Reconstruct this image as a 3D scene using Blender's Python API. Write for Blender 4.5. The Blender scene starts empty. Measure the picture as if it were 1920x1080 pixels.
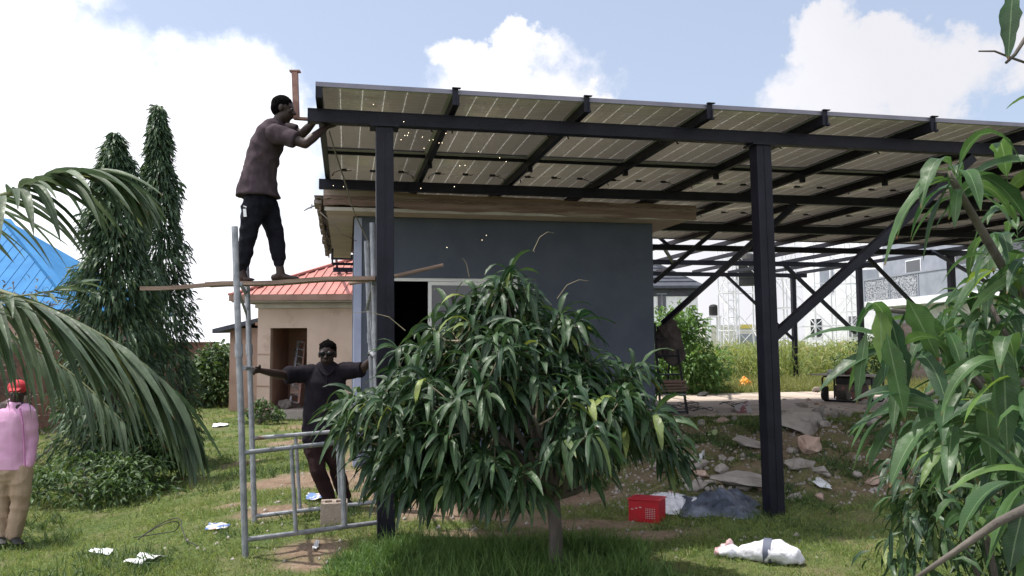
import bpy, bmesh, math, random
import numpy as np
from mathutils import Vector, Matrix, noise
PI = math.pi
random.seed(7); RNG = np.random.default_rng(11)
scene = bpy.context.scene
COL = scene.collection

# ------------------------------------------------------------------ camera
F_PX, PITCH, ROLL, YAW = 1504.2, 0.0669, -0.0055, 0.205
U0, V0 = 0.2701, -6.8946
CAMZ = 1.7
fw = Vector((0, math.cos(PITCH), math.sin(PITCH))); up0 = Vector((0, -math.sin(PITCH), math.cos(PITCH))); rt0 = Vector((1, 0, 0))
rt = rt0 * math.cos(ROLL) + up0 * math.sin(ROLL); up = up0 * math.cos(ROLL) - rt0 * math.sin(ROLL)
cam = bpy.data.cameras.new('camera'); camo = bpy.data.objects.new('camera', cam); COL.objects.link(camo)
M = Matrix.Identity(4)
for i in range(3):
    M[i][0] = rt[i]; M[i][1] = up[i]; M[i][2] = -fw[i]
M[2][3] = CAMZ
camo.matrix_world = M
cam.sensor_width = 36; cam.lens = F_PX / 1920 * 36; cam.clip_end = 2000; cam.clip_start = 0.05
scene.camera = camo
scene.render.resolution_x = 1024; scene.render.resolution_y = 576

# ------------------------------------------------------------------ light
SUN_EL, SUN_AZ = math.radians(68), math.radians(-78)      # azimuth from +Y, negative = left
sun = bpy.data.lights.new('sun', 'SUN'); suno = bpy.data.objects.new('sun', sun); COL.objects.link(suno)
sun.energy = 3.5; sun.angle = math.radians(1.0); sun.color = (1.0, 0.96, 0.88)
sd = Vector((math.sin(SUN_AZ) * math.cos(SUN_EL), math.cos(SUN_AZ) * math.cos(SUN_EL), math.sin(SUN_EL)))
suno.rotation_euler = sd.to_track_quat('Z', 'Y').to_euler()
scene.view_settings.view_transform = 'Standard'; scene.view_settings.look = 'None'
scene.view_settings.gamma = 1; scene.view_settings.exposure = 0.68

world = bpy.data.worlds.new('World'); scene.world = world; world.use_nodes = True
def build_world():
    nt = world.node_tree; N = nt.nodes; L = nt.links
    for n in list(N): N.remove(n)
    out = N.new('ShaderNodeOutputWorld'); bg = N.new('ShaderNodeBackground'); L.new(bg.outputs[0], out.inputs[0])
    bg.inputs[1].default_value = 0.095
    sky = N.new('ShaderNodeTexSky'); sky.sky_type = 'NISHITA'; sky.sun_disc = False
    sky.sun_elevation = SUN_EL; sky.sun_rotation = SUN_AZ; sky.air_density = 1.0; sky.dust_density = 2.2; sky.ozone_density = 1.4
    tc = N.new('ShaderNodeTexCoord'); sx = N.new('ShaderNodeSeparateXYZ'); L.new(tc.outputs['Generated'], sx.inputs[0])
    def m(op, a, b=None, c=None, clamp=False):
        n = N.new('ShaderNodeMath'); n.operation = op; n.use_clamp = clamp
        for i, v in enumerate((a, b, c)):
            if v is None: continue
            if isinstance(v, (int, float)): n.inputs[i].default_value = v
            else: L.new(v, n.inputs[i])
        return n.outputs[0]
    az = m('ARCTAN2', sx.outputs[0], sx.outputs[1]); el = m('ARCSINE', sx.outputs[2])
    nz = N.new('ShaderNodeTexNoise'); nz.inputs['Scale'].default_value = 7; nz.inputs['Detail'].default_value = 9; nz.inputs['Roughness'].default_value = .58
    L.new(tc.outputs['Generated'], nz.inputs[0])
    nz2 = N.new('ShaderNodeTexNoise'); nz2.inputs['Scale'].default_value = 2.3; nz2.inputs['Detail'].default_value = 6
    L.new(tc.outputs['Generated'], nz2.inputs[0])
    wn = N.new('ShaderNodeTexNoise'); wn.inputs['Scale'].default_value = 9; wn.inputs['Detail'].default_value = 10; wn.inputs['Roughness'].default_value = .62
    L.new(tc.outputs['Generated'], wn.inputs[0]); ws = N.new('ShaderNodeSeparateColor'); L.new(wn.outputs[1], ws.inputs[0])
    az0 = az; az = m('ADD', az, m('MULTIPLY', m('SUBTRACT', ws.outputs[0], .5), .17)); el_ = m('ADD', el, m('MULTIPLY', m('SUBTRACT', ws.outputs[1], .5), .15))
    cl = [(0, 60, 260, 115), (430, 285, 185, 195), (120, 420, 420, 330), (965, 195, 215, 105), (870, 135, 100, 60), (950, 112, 80, 40), (1100, 200, 90, 45),
          (1545, 195, 120, 90), (1525, 120, 80, 45), (1660, 205, 160, 75), (1600, 150, 90, 40), (1905, 200, 100, 65)]
    acc = None
    for (x, y, rx, ry) in cl:
        a0 = (x - 960) / F_PX; e0 = (640 - y) / F_PX
        d = m('ADD', m('POWER', m('ABSOLUTE', m('MULTIPLY', m('SUBTRACT', az, a0), F_PX / rx)), 2), m('POWER', m('ABSOLUTE', m('MULTIPLY', m('SUBTRACT', el_, e0), F_PX / ry)), 2))
        v = m('SUBTRACT', 1, d)
        acc = v if acc is None else m('MAXIMUM', acc, v)
    # other clouds elsewhere in the sky, away from the view
    away = m('SUBTRACT', m('MULTIPLY', m('SUBTRACT', nz2.outputs[0], .5), 9.0), m('MULTIPLY', m('SUBTRACT', 1.0, m('MULTIPLY', m('ABSOLUTE', az), 1.25), clamp=True), 3.5))
    # whitening towards the horizon
    hz = m('SUBTRACT', 1.0, m('MULTIPLY', el, 5.2))
    acc = m('MAXIMUM', m('MAXIMUM', acc, away), m('MULTIPLY', hz, 1.6))
    acc = m('ADD', acc, m('MULTIPLY', m('SUBTRACT', nz.outputs[0], .5), 1.7))
    ramp = N.new('ShaderNodeMapRange'); ramp.interpolation_type = 'SMOOTHSTEP'
    L.new(acc, ramp.inputs[0]); ramp.inputs[1].default_value = -.10; ramp.inputs[2].default_value = .55
    # brightness of the clouds: brighter towards the sun (left), a little grey body inside
    br = m('ADD', m('MULTIPLY', m('SUBTRACT', nz2.outputs[0], .5), 2.6), m('MULTIPLY', az, -4.2))
    br = m('ADD', br, 7.4)
    br = m('MAXIMUM', br, 5.7)
    br = m('ADD', br, m('MULTIPLY', m('SUBTRACT', m('ABSOLUTE', az), .9, clamp=True), 1.5))  # extra cloud brightness out of view, added as fill for camera-facing sides
    cc = N.new('ShaderNodeCombineColor'); L.new(br, cc.inputs[0]); L.new(br, cc.inputs[1]); L.new(m('MULTIPLY', br, 1.06), cc.inputs[2])
    # thin veil over the blue
    veil = N.new('ShaderNodeMix'); veil.data_type = 'RGBA'; veil.inputs[0].default_value = .26
    L.new(sky.outputs[0], veil.inputs[6]); veil.inputs[7].default_value = (8.0, 8.5, 9.8, 1)
    mx = N.new('ShaderNodeMix'); mx.data_type = 'RGBA'
    L.new(ramp.outputs[0], mx.inputs[0]); L.new(veil.outputs[2], mx.inputs[6]); L.new(cc.outputs[0], mx.inputs[7])
    L.new(mx.outputs[2], bg.inputs[0])
build_world()

# ------------------------------------------------------------------ placing helpers
def ray(px, py):
    a, b = px - 960, py - 540
    x = a * math.cos(ROLL) + b * math.sin(ROLL); y = -a * math.sin(ROLL) + b * math.cos(ROLL)
    return rt0 * (x / F_PX) + up0 * (-y / F_PX) + fw
def at(px, py, Y):
    r = ray(px, py); p = r * (Y / r.y); p.z += CAMZ; return p
def S(u, v, z=0):
    c, s = math.cos(YAW), math.sin(YAW); u -= U0; v -= V0
    return Vector((c * u - s * v, s * u + c * v, z))
def onv(px, py, v):
    r = ray(px, py); c, s = math.cos(YAW), math.sin(YAW)
    t = (v - V0) / (-s * r.x + c * r.y); p = r * t; p.z += CAMZ; return p
def uof(p): return math.cos(YAW) * p.x + math.sin(YAW) * p.y + U0
def sm(t): t = max(0., min(1., t)); return t * t * (3 - 2 * t)
def smn(t): t = np.clip(t, 0, 1); return t * t * (3 - 2 * t)
def terr(x, y):
    x = np.asarray(x, float); y = np.asarray(y, float)
    g = -0.25 * smn((-x - 2.6) / 2.2) * (1 - smn((y - 40) / 20))
    pl = smn((y - 8.0) / 3.8) * smn((x - 0.6) / 1.2 + 0)
    g = g + 0.44 * pl
    cx, cy = 3.4, 9.9                       # heap of spoil at the slab's edge
    g = g + 0.13 * np.exp(-(((x - cx) / 1.5) ** 2 + ((y - cy) / .75) ** 2)) + 0.12 * np.exp(-(((x - 5.1) / 1.3) ** 2 + ((y - 11.0) / .8) ** 2))
    rough = smn((x - 1.2) / 1) * smn((y - 7.6) / .8) * (1 - smn((y - 11.4) / .6)) * (1 - smn((x - 7) / 2))
    g = g + rough * 0.07 * (np.sin(x * 5.1 + y * 2.3) * np.sin(y * 6.7 - x * 3.1))
    g = g + 0.025 * np.sin(x * 1.3 + .7) * np.sin(y * 1.1 + 2) * (1 - pl)
    # the slab: flat
    return g
def tz(x, y): return float(terr(x, y))
def gp(px, py, dz=0):
    r = ray(px, py); t = 3.0
    while t < 200:
        p = r * t
        if p.z + CAMZ <= tz(p.x, p.y) + dz: break
        t += 0.02 if t < 20 else .1
    p = r * t; return Vector((p.x, p.y, tz(p.x, p.y) + dz))

# ------------------------------------------------------------------ object helpers
def tag(o, label=None, cat=None, group=None, kind=None):
    if label: o['label'] = label
    if cat: o['category'] = cat
    if group: o['group'] = group
    if kind: o['kind'] = kind
    return o
def thing(name, label, cat, loc=(0, 0, 0), rz=0, group=None):
    o = bpy.data.objects.new(name, None); COL.objects.link(o); o.location = loc; o.rotation_euler = (0, 0, rz); o.empty_display_size = .1
    return tag(o, label, cat, group)
def adopt(o, parent):
    o.parent = parent
    if parent.parent is None and (parent.location.length > 0 or any(parent.rotation_euler)):
        o.matrix_parent_inverse = Matrix.LocRotScale(parent.location, parent.rotation_euler, None).inverted()   # written in world space
    return o
def np_mesh(name, V, F, UV=None, mats=(), smooth=True, parent=None, midx=None):
    V = np.asarray(V, np.float32).reshape(-1, 3); F = np.asarray(F, np.int32); k = F.shape[1]
    me = bpy.data.meshes.new(name)
    me.vertices.add(len(V)); me.vertices.foreach_set('co', V.ravel())
    me.loops.add(F.size); me.loops.foreach_set('vertex_index', F.ravel())
    me.polygons.add(len(F)); me.polygons.foreach_set('loop_start', np.arange(0, F.size, k, dtype=np.int32)); me.polygons.foreach_set('loop_total', np.full(len(F), k, np.int32))
    if UV is not None:
        l = me.uv_layers.new(name='UVMap'); l.data.foreach_set('uv', np.asarray(UV, np.float32)[F.ravel()].ravel())
    me.update(calc_edges=True)
    if smooth: me.polygons.foreach_set('use_smooth', np.ones(len(F), bool))
    for m_ in mats: me.materials.append(m_)
    if midx is not None: me.polygons.foreach_set('material_index', np.asarray(midx, np.int32))
    o = bpy.data.objects.new(name, me); COL.objects.link(o)
    if parent is not None: adopt(o, parent)
    return o
class MB:
    def __init__(s): s.v = []; s.f = []; s.mi = []
    def add(s, V, F, m=0):
        b = len(s.v); s.v += [tuple(x) for x in V]; s.f += [tuple(i + b for i in f) for f in F]; s.mi += [m] * len(F)
    def box(s, c, sx, sy, sz, ax=None, m=0):
        """ax: optional (X,Y,Z) axes"""
        X, Y, Z = ax or (Vector((1, 0, 0)), Vector((0, 1, 0)), Vector((0, 0, 1)))
        c = Vector(c); V = []
        for k in (-1, 1):
            for j in (-1, 1):
                for i in (-1, 1): V.append(c + X * (i * sx / 2) + Y * (j * sy / 2) + Z * (k * sz / 2))
        s.add(V, [(0, 2, 3, 1), (4, 5, 7, 6), (0, 1, 5, 4), (2, 6, 7, 3), (0, 4, 6, 2), (1, 3, 7, 5)], m)
    def bar(s, a, b, w, h, upv=(0, 0, 1), m=0):
        a = Vector(a); b = Vector(b); d = (b - a); L = d.length; d.normalize(); u = Vector(upv)
        if abs(d.dot(u)) > .98: u = Vector((0, 1, 0))
        x = d.cross(u).normalized(); z = x.cross(d).normalized()
        s.box((a + b) / 2, w, L, h, (x, d, z), m)
    def tube(s, pts, r, n=8, cap=True, m=0):
        pts = [Vector(p) for p in pts]; k = len(pts); rs = r if isinstance(r, (list, tuple)) else [r] * k
        V = []; ref = None
        for i, p in enumerate(pts):
            d = (pts[min(i + 1, k - 1)] - pts[max(i - 1, 0)]).normalized()
            if ref is None: ref = Vector((0, 0, 1)) if abs(d.z) < .9 else Vector((1, 0, 0))
            x = d.cross(ref).normalized(); y = d.cross(x).normalized(); ref = x.cross(d).normalized() if False else ref
            if abs(d.dot(ref)) > .95: ref = x.copy()
            for j in range(n):
                a = 2 * PI * j / n; V.append(p + x * (math.cos(a) * rs[i]) + y * (math.sin(a) * rs[i]))
        F = [(i * n + j, i * n + (j + 1) % n, (i + 1) * n + (j + 1) % n, (i + 1) * n + j) for i in range(k - 1) for j in range(n)]
        if cap: F += [tuple(range(n))[::-1], tuple((k - 1) * n + j for j in range(n))]
        s.add(V, F, m)
    def build(s, name, mats, parent=None, smooth=False, bevel=0, local=False):
        if not isinstance(mats, (list, tuple)): mats = [mats]
        me = bpy.data.meshes.new(name); me.from_pydata([tuple(x) for x in s.v], [], s.f)
        for m_ in mats: me.materials.append(m_)
        me.polygons.foreach_set('material_index', s.mi)
        if smooth:
            me.polygons.foreach_set('use_smooth', [True] * len(s.f))
        me.update(); o = bpy.data.objects.new(name, me); COL.objects.link(o)
        if bevel:
            b = o.modifiers.new('bevel', 'BEVEL'); b.width = bevel; b.segments = 2; b.limit_method = 'ANGLE'
        if parent is not None and not local: adopt(o, parent)
        elif parent is not None: o.parent = parent
        return o
AXS = (Vector((math.cos(YAW), math.sin(YAW), 0)), Vector((-math.sin(YAW), math.cos(YAW), 0)), Vector((0, 0, 1)))

# ------------------------------------------------------------------ materials
MATS = {}
def pm(name, col, rough=.7, col2=None, scale=6, metal=0, bump=0, bscale=None, spec=.5, detail=6, contrast=(.35, .65), coord='Object', stretch=None, emit=None, trans=0, col3=None, scale3=1.2, con3=(.5, .62)):
    if name in MATS: return MATS[name]
    m = bpy.data.materials.new(name); m.use_nodes = True; nt = m.node_tree; N = nt.nodes; L = nt.links; b = N['Principled BSDF']
    b.inputs['Roughness'].default_value = rough; b.inputs['Metallic'].default_value = metal; b.inputs['Specular IOR Level'].default_value = spec
    c = (*col, 1)
    tc = N.new('ShaderNodeTexCoord'); vec = tc.outputs[coord]
    if stretch:
        mp = N.new('ShaderNodeMapping'); mp.inputs['Scale'].default_value = stretch; L.new(vec, mp.inputs[0]); vec = mp.outputs[0]
    cur = None
    if col2 is not None:
        n = N.new('ShaderNodeTexNoise'); n.inputs['Scale'].default_value = scale; n.inputs['Detail'].default_value = detail; L.new(vec, n.inputs[0])
        r = N.new('ShaderNodeMapRange'); r.inputs[1].default_value = contrast[0]; r.inputs[2].default_value = contrast[1]; L.new(n.outputs[0], r.inputs[0])
        mx = N.new('ShaderNodeMix'); mx.data_type = 'RGBA'; mx.inputs[6].default_value = c; mx.inputs[7].default_value = (*col2, 1); L.new(r.outputs[0], mx.inputs[0]); cur = mx.outputs[2]
    if col3 is not None:
        n = N.new('ShaderNodeTexNoise'); n.inputs['Scale'].default_value = scale3; n.inputs['Detail'].default_value = 8; n.inputs['Roughness'].default_value = .65; L.new(vec, n.inputs[0])
        r = N.new('ShaderNodeMapRange'); r.inputs[1].default_value = con3[0]; r.inputs[2].default_value = con3[1]; L.new(n.outputs[0], r.inputs[0])
        mx = N.new('ShaderNodeMix'); mx.data_type = 'RGBA'; mx.inputs[7].default_value = (*col3, 1)
        if cur is not None: L.new(cur, mx.inputs[6])
        else: mx.inputs[6].default_value = c
        L.new(r.outputs[0], mx.inputs[0]); cur = mx.outputs[2]
    if cur is not None: L.new(cur, b.inputs['Base Color'])
    else: b.inputs['Base Color'].default_value = c
    if bump:
        n = N.new('ShaderNodeTexNoise'); n.inputs['Scale'].default_value = bscale or scale * 3; n.inputs['Detail'].default_value = 8; L.new(vec, n.inputs[0])
        bp = N.new('ShaderNodeBump'); bp.inputs['Strength'].default_value = bump; bp.inputs['Distance'].default_value = .02; L.new(n.outputs[0], bp.inputs['Height']); L.new(bp.outputs[0], b.inputs['Normal'])
    if emit: b.inputs['Emission Color'].default_value = (*emit[0], 1); b.inputs['Emission Strength'].default_value = emit[1]
    MATS[name] = m; return m
def leaf_mat(name, c1, c2, rough=.4, trans=.25, rib=None, spec=.5, c3=None):
    m = bpy.data.materials.new(name); m.use_nodes = True; nt = m.node_tree; N = nt.nodes; L = nt.links; b = N['Principled BSDF']
    b.inputs['Roughness'].default_value = rough; b.inputs['Specular IOR Level'].default_value = spec
    g = N.new('ShaderNodeNewGeometry'); cr = N.new('ShaderNodeValToRGB'); L.new(g.outputs['Random Per Island'], cr.inputs[0])
    cr.color_ramp.elements[0].color = (*c1, 1); cr.color_ramp.elements[1].color = (*c2, 1)
    if c3: e = cr.color_ramp.elements.new(.96); e.color = (*c2, 1); cr.color_ramp.elements[-1].color = (*c3, 1)
    tc = N.new('ShaderNodeTexCoord'); n = N.new('ShaderNodeTexNoise'); n.inputs['Scale'].default_value = 14; L.new(tc.outputs['Object'], n.inputs[0])
    hv = N.new('ShaderNodeHueSaturation'); mr = N.new('ShaderNodeMapRange'); mr.inputs[1].default_value = .3; mr.inputs[2].default_value = .7; mr.inputs[3].default_value = .7; mr.inputs[4].default_value = 1.3
    L.new(n.outputs[0], mr.inputs[0]); L.new(mr.outputs[0], hv.inputs['Value']); L.new(cr.outputs[0], hv.inputs['Color']); cur = hv.outputs[0]
    if rib:
        uv = N.new('ShaderNodeSeparateXYZ'); L.new(tc.outputs['UV'], uv.inputs[0])
        def mt(op, a, b_=None, c_=None):
            q = N.new('ShaderNodeMath'); q.operation = op
            for i, v in enumerate((a, b_, c_)):
                if v is None: continue
                if isinstance(v, (int, float)): q.inputs[i].default_value = v
                else: L.new(v, q.inputs[i])
            return q.outputs[0]
        d = mt('ABSOLUTE', mt('SUBTRACT', uv.outputs[0], .5)); mid = mt('LESS_THAN', d, .035)
        vein = mt('MULTIPLY', mt('GREATER_THAN', mt('SINE', mt('MULTIPLY', mt('SUBTRACT', uv.outputs[1], mt('MULTIPLY', d, .16)), 150)), .88), .12)
        fac = mt('MAXIMUM', mt('MULTIPLY', mid, .6), vein)
        mx = N.new('ShaderNodeMix'); mx.data_type = 'RGBA'; mx.inputs[7].default_value = (*rib, 1); L.new(fac, mx.inputs[0]); L.new(cur, mx.inputs[6]); cur = mx.outputs[2]
    n2 = N.new('ShaderNodeTexNoise'); n2.inputs['Scale'].default_value = 45; n2.inputs['Detail'].default_value = 5; L.new(tc.outputs['Object'], n2.inputs[0])
    rr_ = N.new('ShaderNodeMapRange'); rr_.inputs[1].default_value = .3; rr_.inputs[2].default_value = .7; rr_.inputs[3].default_value = rough - .06; rr_.inputs[4].default_value = rough + .28; L.new(n2.outputs[0], rr_.inputs[0]); L.new(rr_.outputs[0], b.inputs['Roughness'])
    if rib:
        sp_ = N.new('ShaderNodeSeparateXYZ'); L.new(tc.outputs['UV'], sp_.inputs[0]); ad = N.new('ShaderNodeMath'); ad.operation = 'MULTIPLY_ADD'; L.new(n2.outputs[0], ad.inputs[0]); ad.inputs[1].default_value = .35; L.new(sp_.outputs[1], ad.inputs[2])
        rt_ = N.new('ShaderNodeMapRange'); rt_.inputs[1].default_value = 1.13; rt_.inputs[2].default_value = 1.2; L.new(ad.outputs[0], rt_.inputs[0]); m3 = N.new('ShaderNodeMix'); m3.data_type = 'RGBA'; m3.inputs[7].default_value = (.13, .075, .03, 1); L.new(rt_.outputs[0], m3.inputs[0]); L.new(cur, m3.inputs[6]); cur = m3.outputs[2]
    bp_ = N.new('ShaderNodeBump'); bp_.inputs['Strength'].default_value = .35; bp_.inputs['Distance'].default_value = .004; L.new(n2.outputs[0], bp_.inputs['Height']); L.new(bp_.outputs[0], b.inputs['Normal'])
    L.new(cur, b.inputs['Base Color'])
    if trans:
        t = N.new('ShaderNodeBsdfTranslucent'); hs = N.new('ShaderNodeHueSaturation'); hs.inputs['Value'].default_value = 1.8; hs.inputs['Hue'].default_value = .475; hs.inputs['Saturation'].default_value = 1.1
        L.new(cur, hs.inputs['Color']); L.new(hs.outputs[0], t.inputs[0])
        ms = N.new('ShaderNodeMixShader'); ms.inputs[0].default_value = trans; L.new(b.outputs[0], ms.inputs[1]); L.new(t.outputs[0], ms.inputs[2]); L.new(ms.outputs[0], N['Material Output'].inputs[0])
    MATS[name] = m; return m
mBlack = pm('black_paint', (.0045, .0045, .010), .45, (.010, .010, .019), 5, spec=.25, bump=.15, bscale=60, col3=(.028, .022, .022), scale3=3.5, con3=(.62, .75))
mGalv = pm('galvanised_steel', (.20, .21, .235), .5, (.33, .34, .37), 14, metal=.35, bump=.15, bscale=60, col3=(.16, .09, .06), scale3=6, con3=(.62, .72))
mRust = pm('rusty_steel', (.20, .10, .08), .7, (.30, .17, .13), 20)
mWood = pm('weathered_wood', (.19, .13, .10), .8, (.30, .21, .16), 4, stretch=(1, 1, 12), bump=.4, bscale=30)
mSoffit = pm('soffit_board', (.62, .46, .45), .8, (.70, .55, .53), 3, spec=.2)
mCream = pm('cream_trim', (.40, .36, .33), .7, (.5, .46, .42), 5)
mBlueWall = pm('slate_blue_paint', (.068, .083, .120), .75, (.082, .098, .136), 3, bump=.25, bscale=90, col3=(.054, .066, .098), scale3=1.3, con3=(.52, .75))
mSunlitSide = pm('sunlit_blue_wall', (.30, .34, .50), .6, (.38, .42, .58), 4)  # wall blue lightened for the sunlit left face
mTan = pm('tan_render', (.50, .375, .31), .85, (.56, .43, .36), 1.6, bump=.2, bscale=30, col3=(.34, .24, .19), scale3=.9, con3=(.55, .7))
mTan2 = pm('tan_render_dark', (.36, .24, .19), .85, (.42, .29, .235), 2, col3=(.26, .16, .125), scale3=1.1, con3=(.52, .68))
mRedRoof = pm('red_roof_sheet', (.40, .145, .12), .55, (.46, .19, .16), 3, spec=.3, col3=(.33, .15, .13), scale3=2)
mBlueRoof = pm('blue_roof_sheet', (.035, .16, .36), .75, (.05, .20, .42), 2, spec=.15)
mWhite = pm('white_paint', (.72, .72, .74), .6, (.8, .8, .81), 3)
mOffWhite = pm('offwhite_wall', (.60, .60, .63), .8, (.68, .68, .70), 2, col3=(.5, .5, .52), scale3=.6)
mGreyWall = pm('grey_wall', (.22, .24, .28), .8, (.28, .30, .34), 2)
mDarkRoof = pm('dark_tile_roof', (.035, .04, .055), .6, (.06, .065, .08), 4)
mDark = pm('dark_void', (.008, .008, .01), .8)
mFloor = pm('porch_floor', (.45, .40, .36), .8, (.38, .33, .29), 4)
mConc = pm('concrete', (.27, .245, .22), .9, (.36, .33, .30), 5, bump=.5, bscale=25, col3=(.20, .175, .155), scale3=2.5, con3=(.5, .62))
mConcPink = pm('pinkish_concrete', (.36, .25, .20), .9, (.46, .34, .28), 6, bump=.5, bscale=25)
mSlab = pm('slab_concrete', (.50, .41, .35), .9, (.50, .42, .35), 1.3, bump=.3, bscale=20, col3=(.30, .235, .19), scale3=.9, con3=(.52, .7))
mBlock = pm('sandcrete_block', (.30, .24, .20), .95, (.38, .31, .26), 12, bump=.6, bscale=50)
mGlass = pm('window_glass', (.02, .025, .03), .03, spec=.9)
mBark = pm('bark', (.070, .060, .052), .95, (.125, .108, .094), 12, stretch=(1, 1, .35), bump=.8, bscale=30)
mTwig = pm('green_twig', (.11, .10, .055), .7, (.16, .13, .08), 12)
mSkin = pm('dark_skin', (.026, .015, .013), .5, (.040, .024, .020), 8, spec=.3)
mHair = pm('black_hair', (.003, .0025, .0025), 1.0, spec=.05, bump=1, bscale=90)
mRubber = pm('rubber', (.012, .012, .012), .7)
mRed = pm('red_plastic', (.42, .012, .022), .35, (.36, .012, .02), 6)
mOrange = pm('orange_bag', (.75, .24, .02), .45, (.85, .34, .03), 8, bump=.8, bscale=18)
mSack = pm('white_woven_sack', (.55, .55, .60), .7, (.66, .66, .70), 10, bump=.7, bscale=24)
mTarp = pm('grey_tarpaulin', (.035, .045, .066), .42, (.085, .10, .14), 5, bump=.8, bscale=11, col3=(.15, .17, .22), scale3=4, con3=(.55, .66))  # palest blue-grey patches are sheen highlights put into the colour
mPaper = pm('paper', (.62, .64, .66), .7, (.75, .76, .78), 8)
mCable = pm('cable', (.18, .155, .13), .6)
mCableB = pm('black_cable', (.02, .017, .015), .6)
mAlu = pm('aluminium', (.45, .45, .48), .35, metal=.7)
mFrame = pm('panel_frame', (.17, .165, .20), .4, (.21, .20, .24), 6, metal=.5)

# ------------------------------------------------------------------ ground
SOIL = []   # (x, y, rx, ry, strength) bare earth patches
def soil_patch(px, py, rx, ry, s=1.0):
    p = gp(px, py); SOIL.append((p.x, p.y, rx, ry, s))
for a in [(560, 900, .85, .75), (520, 960, .5, .35), (640, 900, .8, .9), (700, 860, .6, 1.2), (590, 1030, .35, .35), (860, 960, 1.1, .55), (1000, 930, 1.3, .6), (1190, 1005, .55, .22), (1080, 985, .8, .3),
          (600, 800, .9, .7), (540, 830, .5, .5), (890, 1000, .6, .2), (760, 930, .8, .5), (580, 1060, .25, .2), (450, 870, .35, .5), (430, 950, .25, .2)]: soil_patch(*a)
def soil_mask(x, y):
    m = np.zeros_like(x)
    for (cx, cy, rx, ry, s) in SOIL: m = np.maximum(m, s * (1.25 - ((x - cx) / rx) ** 2 - ((y - cy) / ry) ** 2))
    # spoil and rubble between the front posts and the slab
    rb = smn((x - 0.9) / .8) * smn((y - 8.1) / .7) * (1 - smn((y - 11.6) / .8)) * (1 - smn((x - 6.2) / 1.6))
    m = np.maximum(m, rb * .62)
    w = (np.sin(x * 3.1 + y * 1.7) * np.sin(y * 4.3 - x * 1.1) + .6 * np.sin(x * 9.2 - y * 4.4 + 1) * np.sin(y * 11.3 + x * 3.9)) * .28
    return np.clip(m + w, 0, 1)
SLAB = dict(u0=4.95, u1=12.2, v0=5.6, v1=10.6, z=.47)
def in_slab(x, y, pad=0):
    c, s = math.cos(YAW), math.sin(YAW); u = c * x + s * y + U0; v = -s * x + c * y + V0
    return (u > SLAB['u0'] - 6 + 5.9 - pad) & (u < SLAB['u1'] + pad) & (v > SLAB['v0'] - pad) & (v < SLAB['v1'] + pad)
mGround = bpy.data.materials.new('ground')
def ground_mat():
    m = mGround; m.use_nodes = True; nt = m.node_tree; N = nt.nodes; L = nt.links; b = N['Principled BSDF']; b.inputs['Roughness'].default_value = .95; b.inputs['Specular IOR Level'].default_value = .15
    at_ = N.new('ShaderNodeAttribute'); at_.attribute_name = 'soil'; tc = N.new('ShaderNodeTexCoord')
    def nz(sc, det=8):
        n = N.new('ShaderNodeTexNoise'); n.inputs['Scale'].default_value = sc; n.inputs['Detail'].default_value = det; n.inputs['Roughness'].default_value = .65; L.new(tc.outputs['Object'], n.inputs[0]); return n.outputs[0]
    def ramp(v, a, c): r = N.new('ShaderNodeMapRange'); r.inputs[1].default_value = a; r.inputs[2].default_value = c; L.new(v, r.inputs[0]); return r.outputs[0]
    def mix(f, a, c):
        x = N.new('ShaderNodeMix'); x.data_type = 'RGBA'; L.new(f, x.inputs[0])
        for i, v in ((6, a), (7, c)):
            if isinstance(v, tuple): x.inputs[i].default_value = (*v, 1)
            else: L.new(v, x.inputs[i])
        return x.outputs[2]
    grass = mix(ramp(nz(3.5), .35, .65), (.065, .10, .030), (.12, .155, .048)); grass = mix(ramp(nz(.7), .5, .68), grass, (.18, .165, .07)); grass = mix(ramp(nz(30), .52, .7), grass, (.055, .045, .028))
    soil = mix(ramp(nz(2.2), .35, .65), (.17, .115, .080), (.25, .185, .135)); soil = mix(ramp(nz(25), .5, .72), soil, (.30, .22, .16)); soil = mix(ramp(nz(9), .56, .66), soil, (.11, .072, .05))
    cur = mix(at_.outputs['Fac'], grass, soil); L.new(cur, b.inputs['Base Color'])
    bp = N.new('ShaderNodeBump'); bp.inputs['Strength'].default_value = .9; bp.inputs['Distance'].default_value = .04; L.new(nz(22), bp.inputs['Height']); L.new(bp.outputs[0], b.inputs['Normal'])
ground_mat()
def make_ground():
    def axis(lo, hi, dens, far):
        a = np.arange(lo, hi, dens); ext = []; d = dens; x = hi
        while x < far: ext.append(x); d *= 1.25; x += d
        ext.append(far); return a, np.array(ext)
    a, e = axis(-14, 18, .11, 900); a2, e2 = axis(-14, -14 + .001, .11, 0)
    neg = []; d = .11; x = -14 - .11
    while x > -900: neg.append(x); d *= 1.25; x -= d
    xs = np.concatenate([np.array(neg)[::-1], a, e]); a, e = axis(-4, 34, .11, 900)
    neg = []; d = .11; x = -4 - .11
    while x > -60: neg.append(x); d *= 1.4; x -= d
    ys = np.concatenate([np.array(neg)[::-1], a, e])
    X, Y = np.meshgrid(xs, ys); Z = terr(X, Y)
    fine = RNG.normal(0, .006, X.shape) * (np.abs(X) < 18) * (Y < 30)
    sl = in_slab(X, Y, -.05); Z = np.where(sl, np.minimum(Z + fine, SLAB['z'] - .03), Z + fine)
    nx, ny = len(xs), len(ys); V = np.stack([X, Y, Z], -1).reshape(-1, 3)
    i = np.arange(nx * ny).reshape(ny, nx); F = np.stack([i[:-1, :-1], i[:-1, 1:], i[1:, 1:], i[1:, :-1]], -1).reshape(-1, 4)
    o = np_mesh('ground', V, F, mats=[mGround]); tag(o, kind='structure')
    at_ = o.data.attributes.new('soil', 'FLOAT', 'POINT'); at_.data.foreach_set('value', soil_mask(X, Y).ravel().astype(np.float32))
make_ground()
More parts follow.
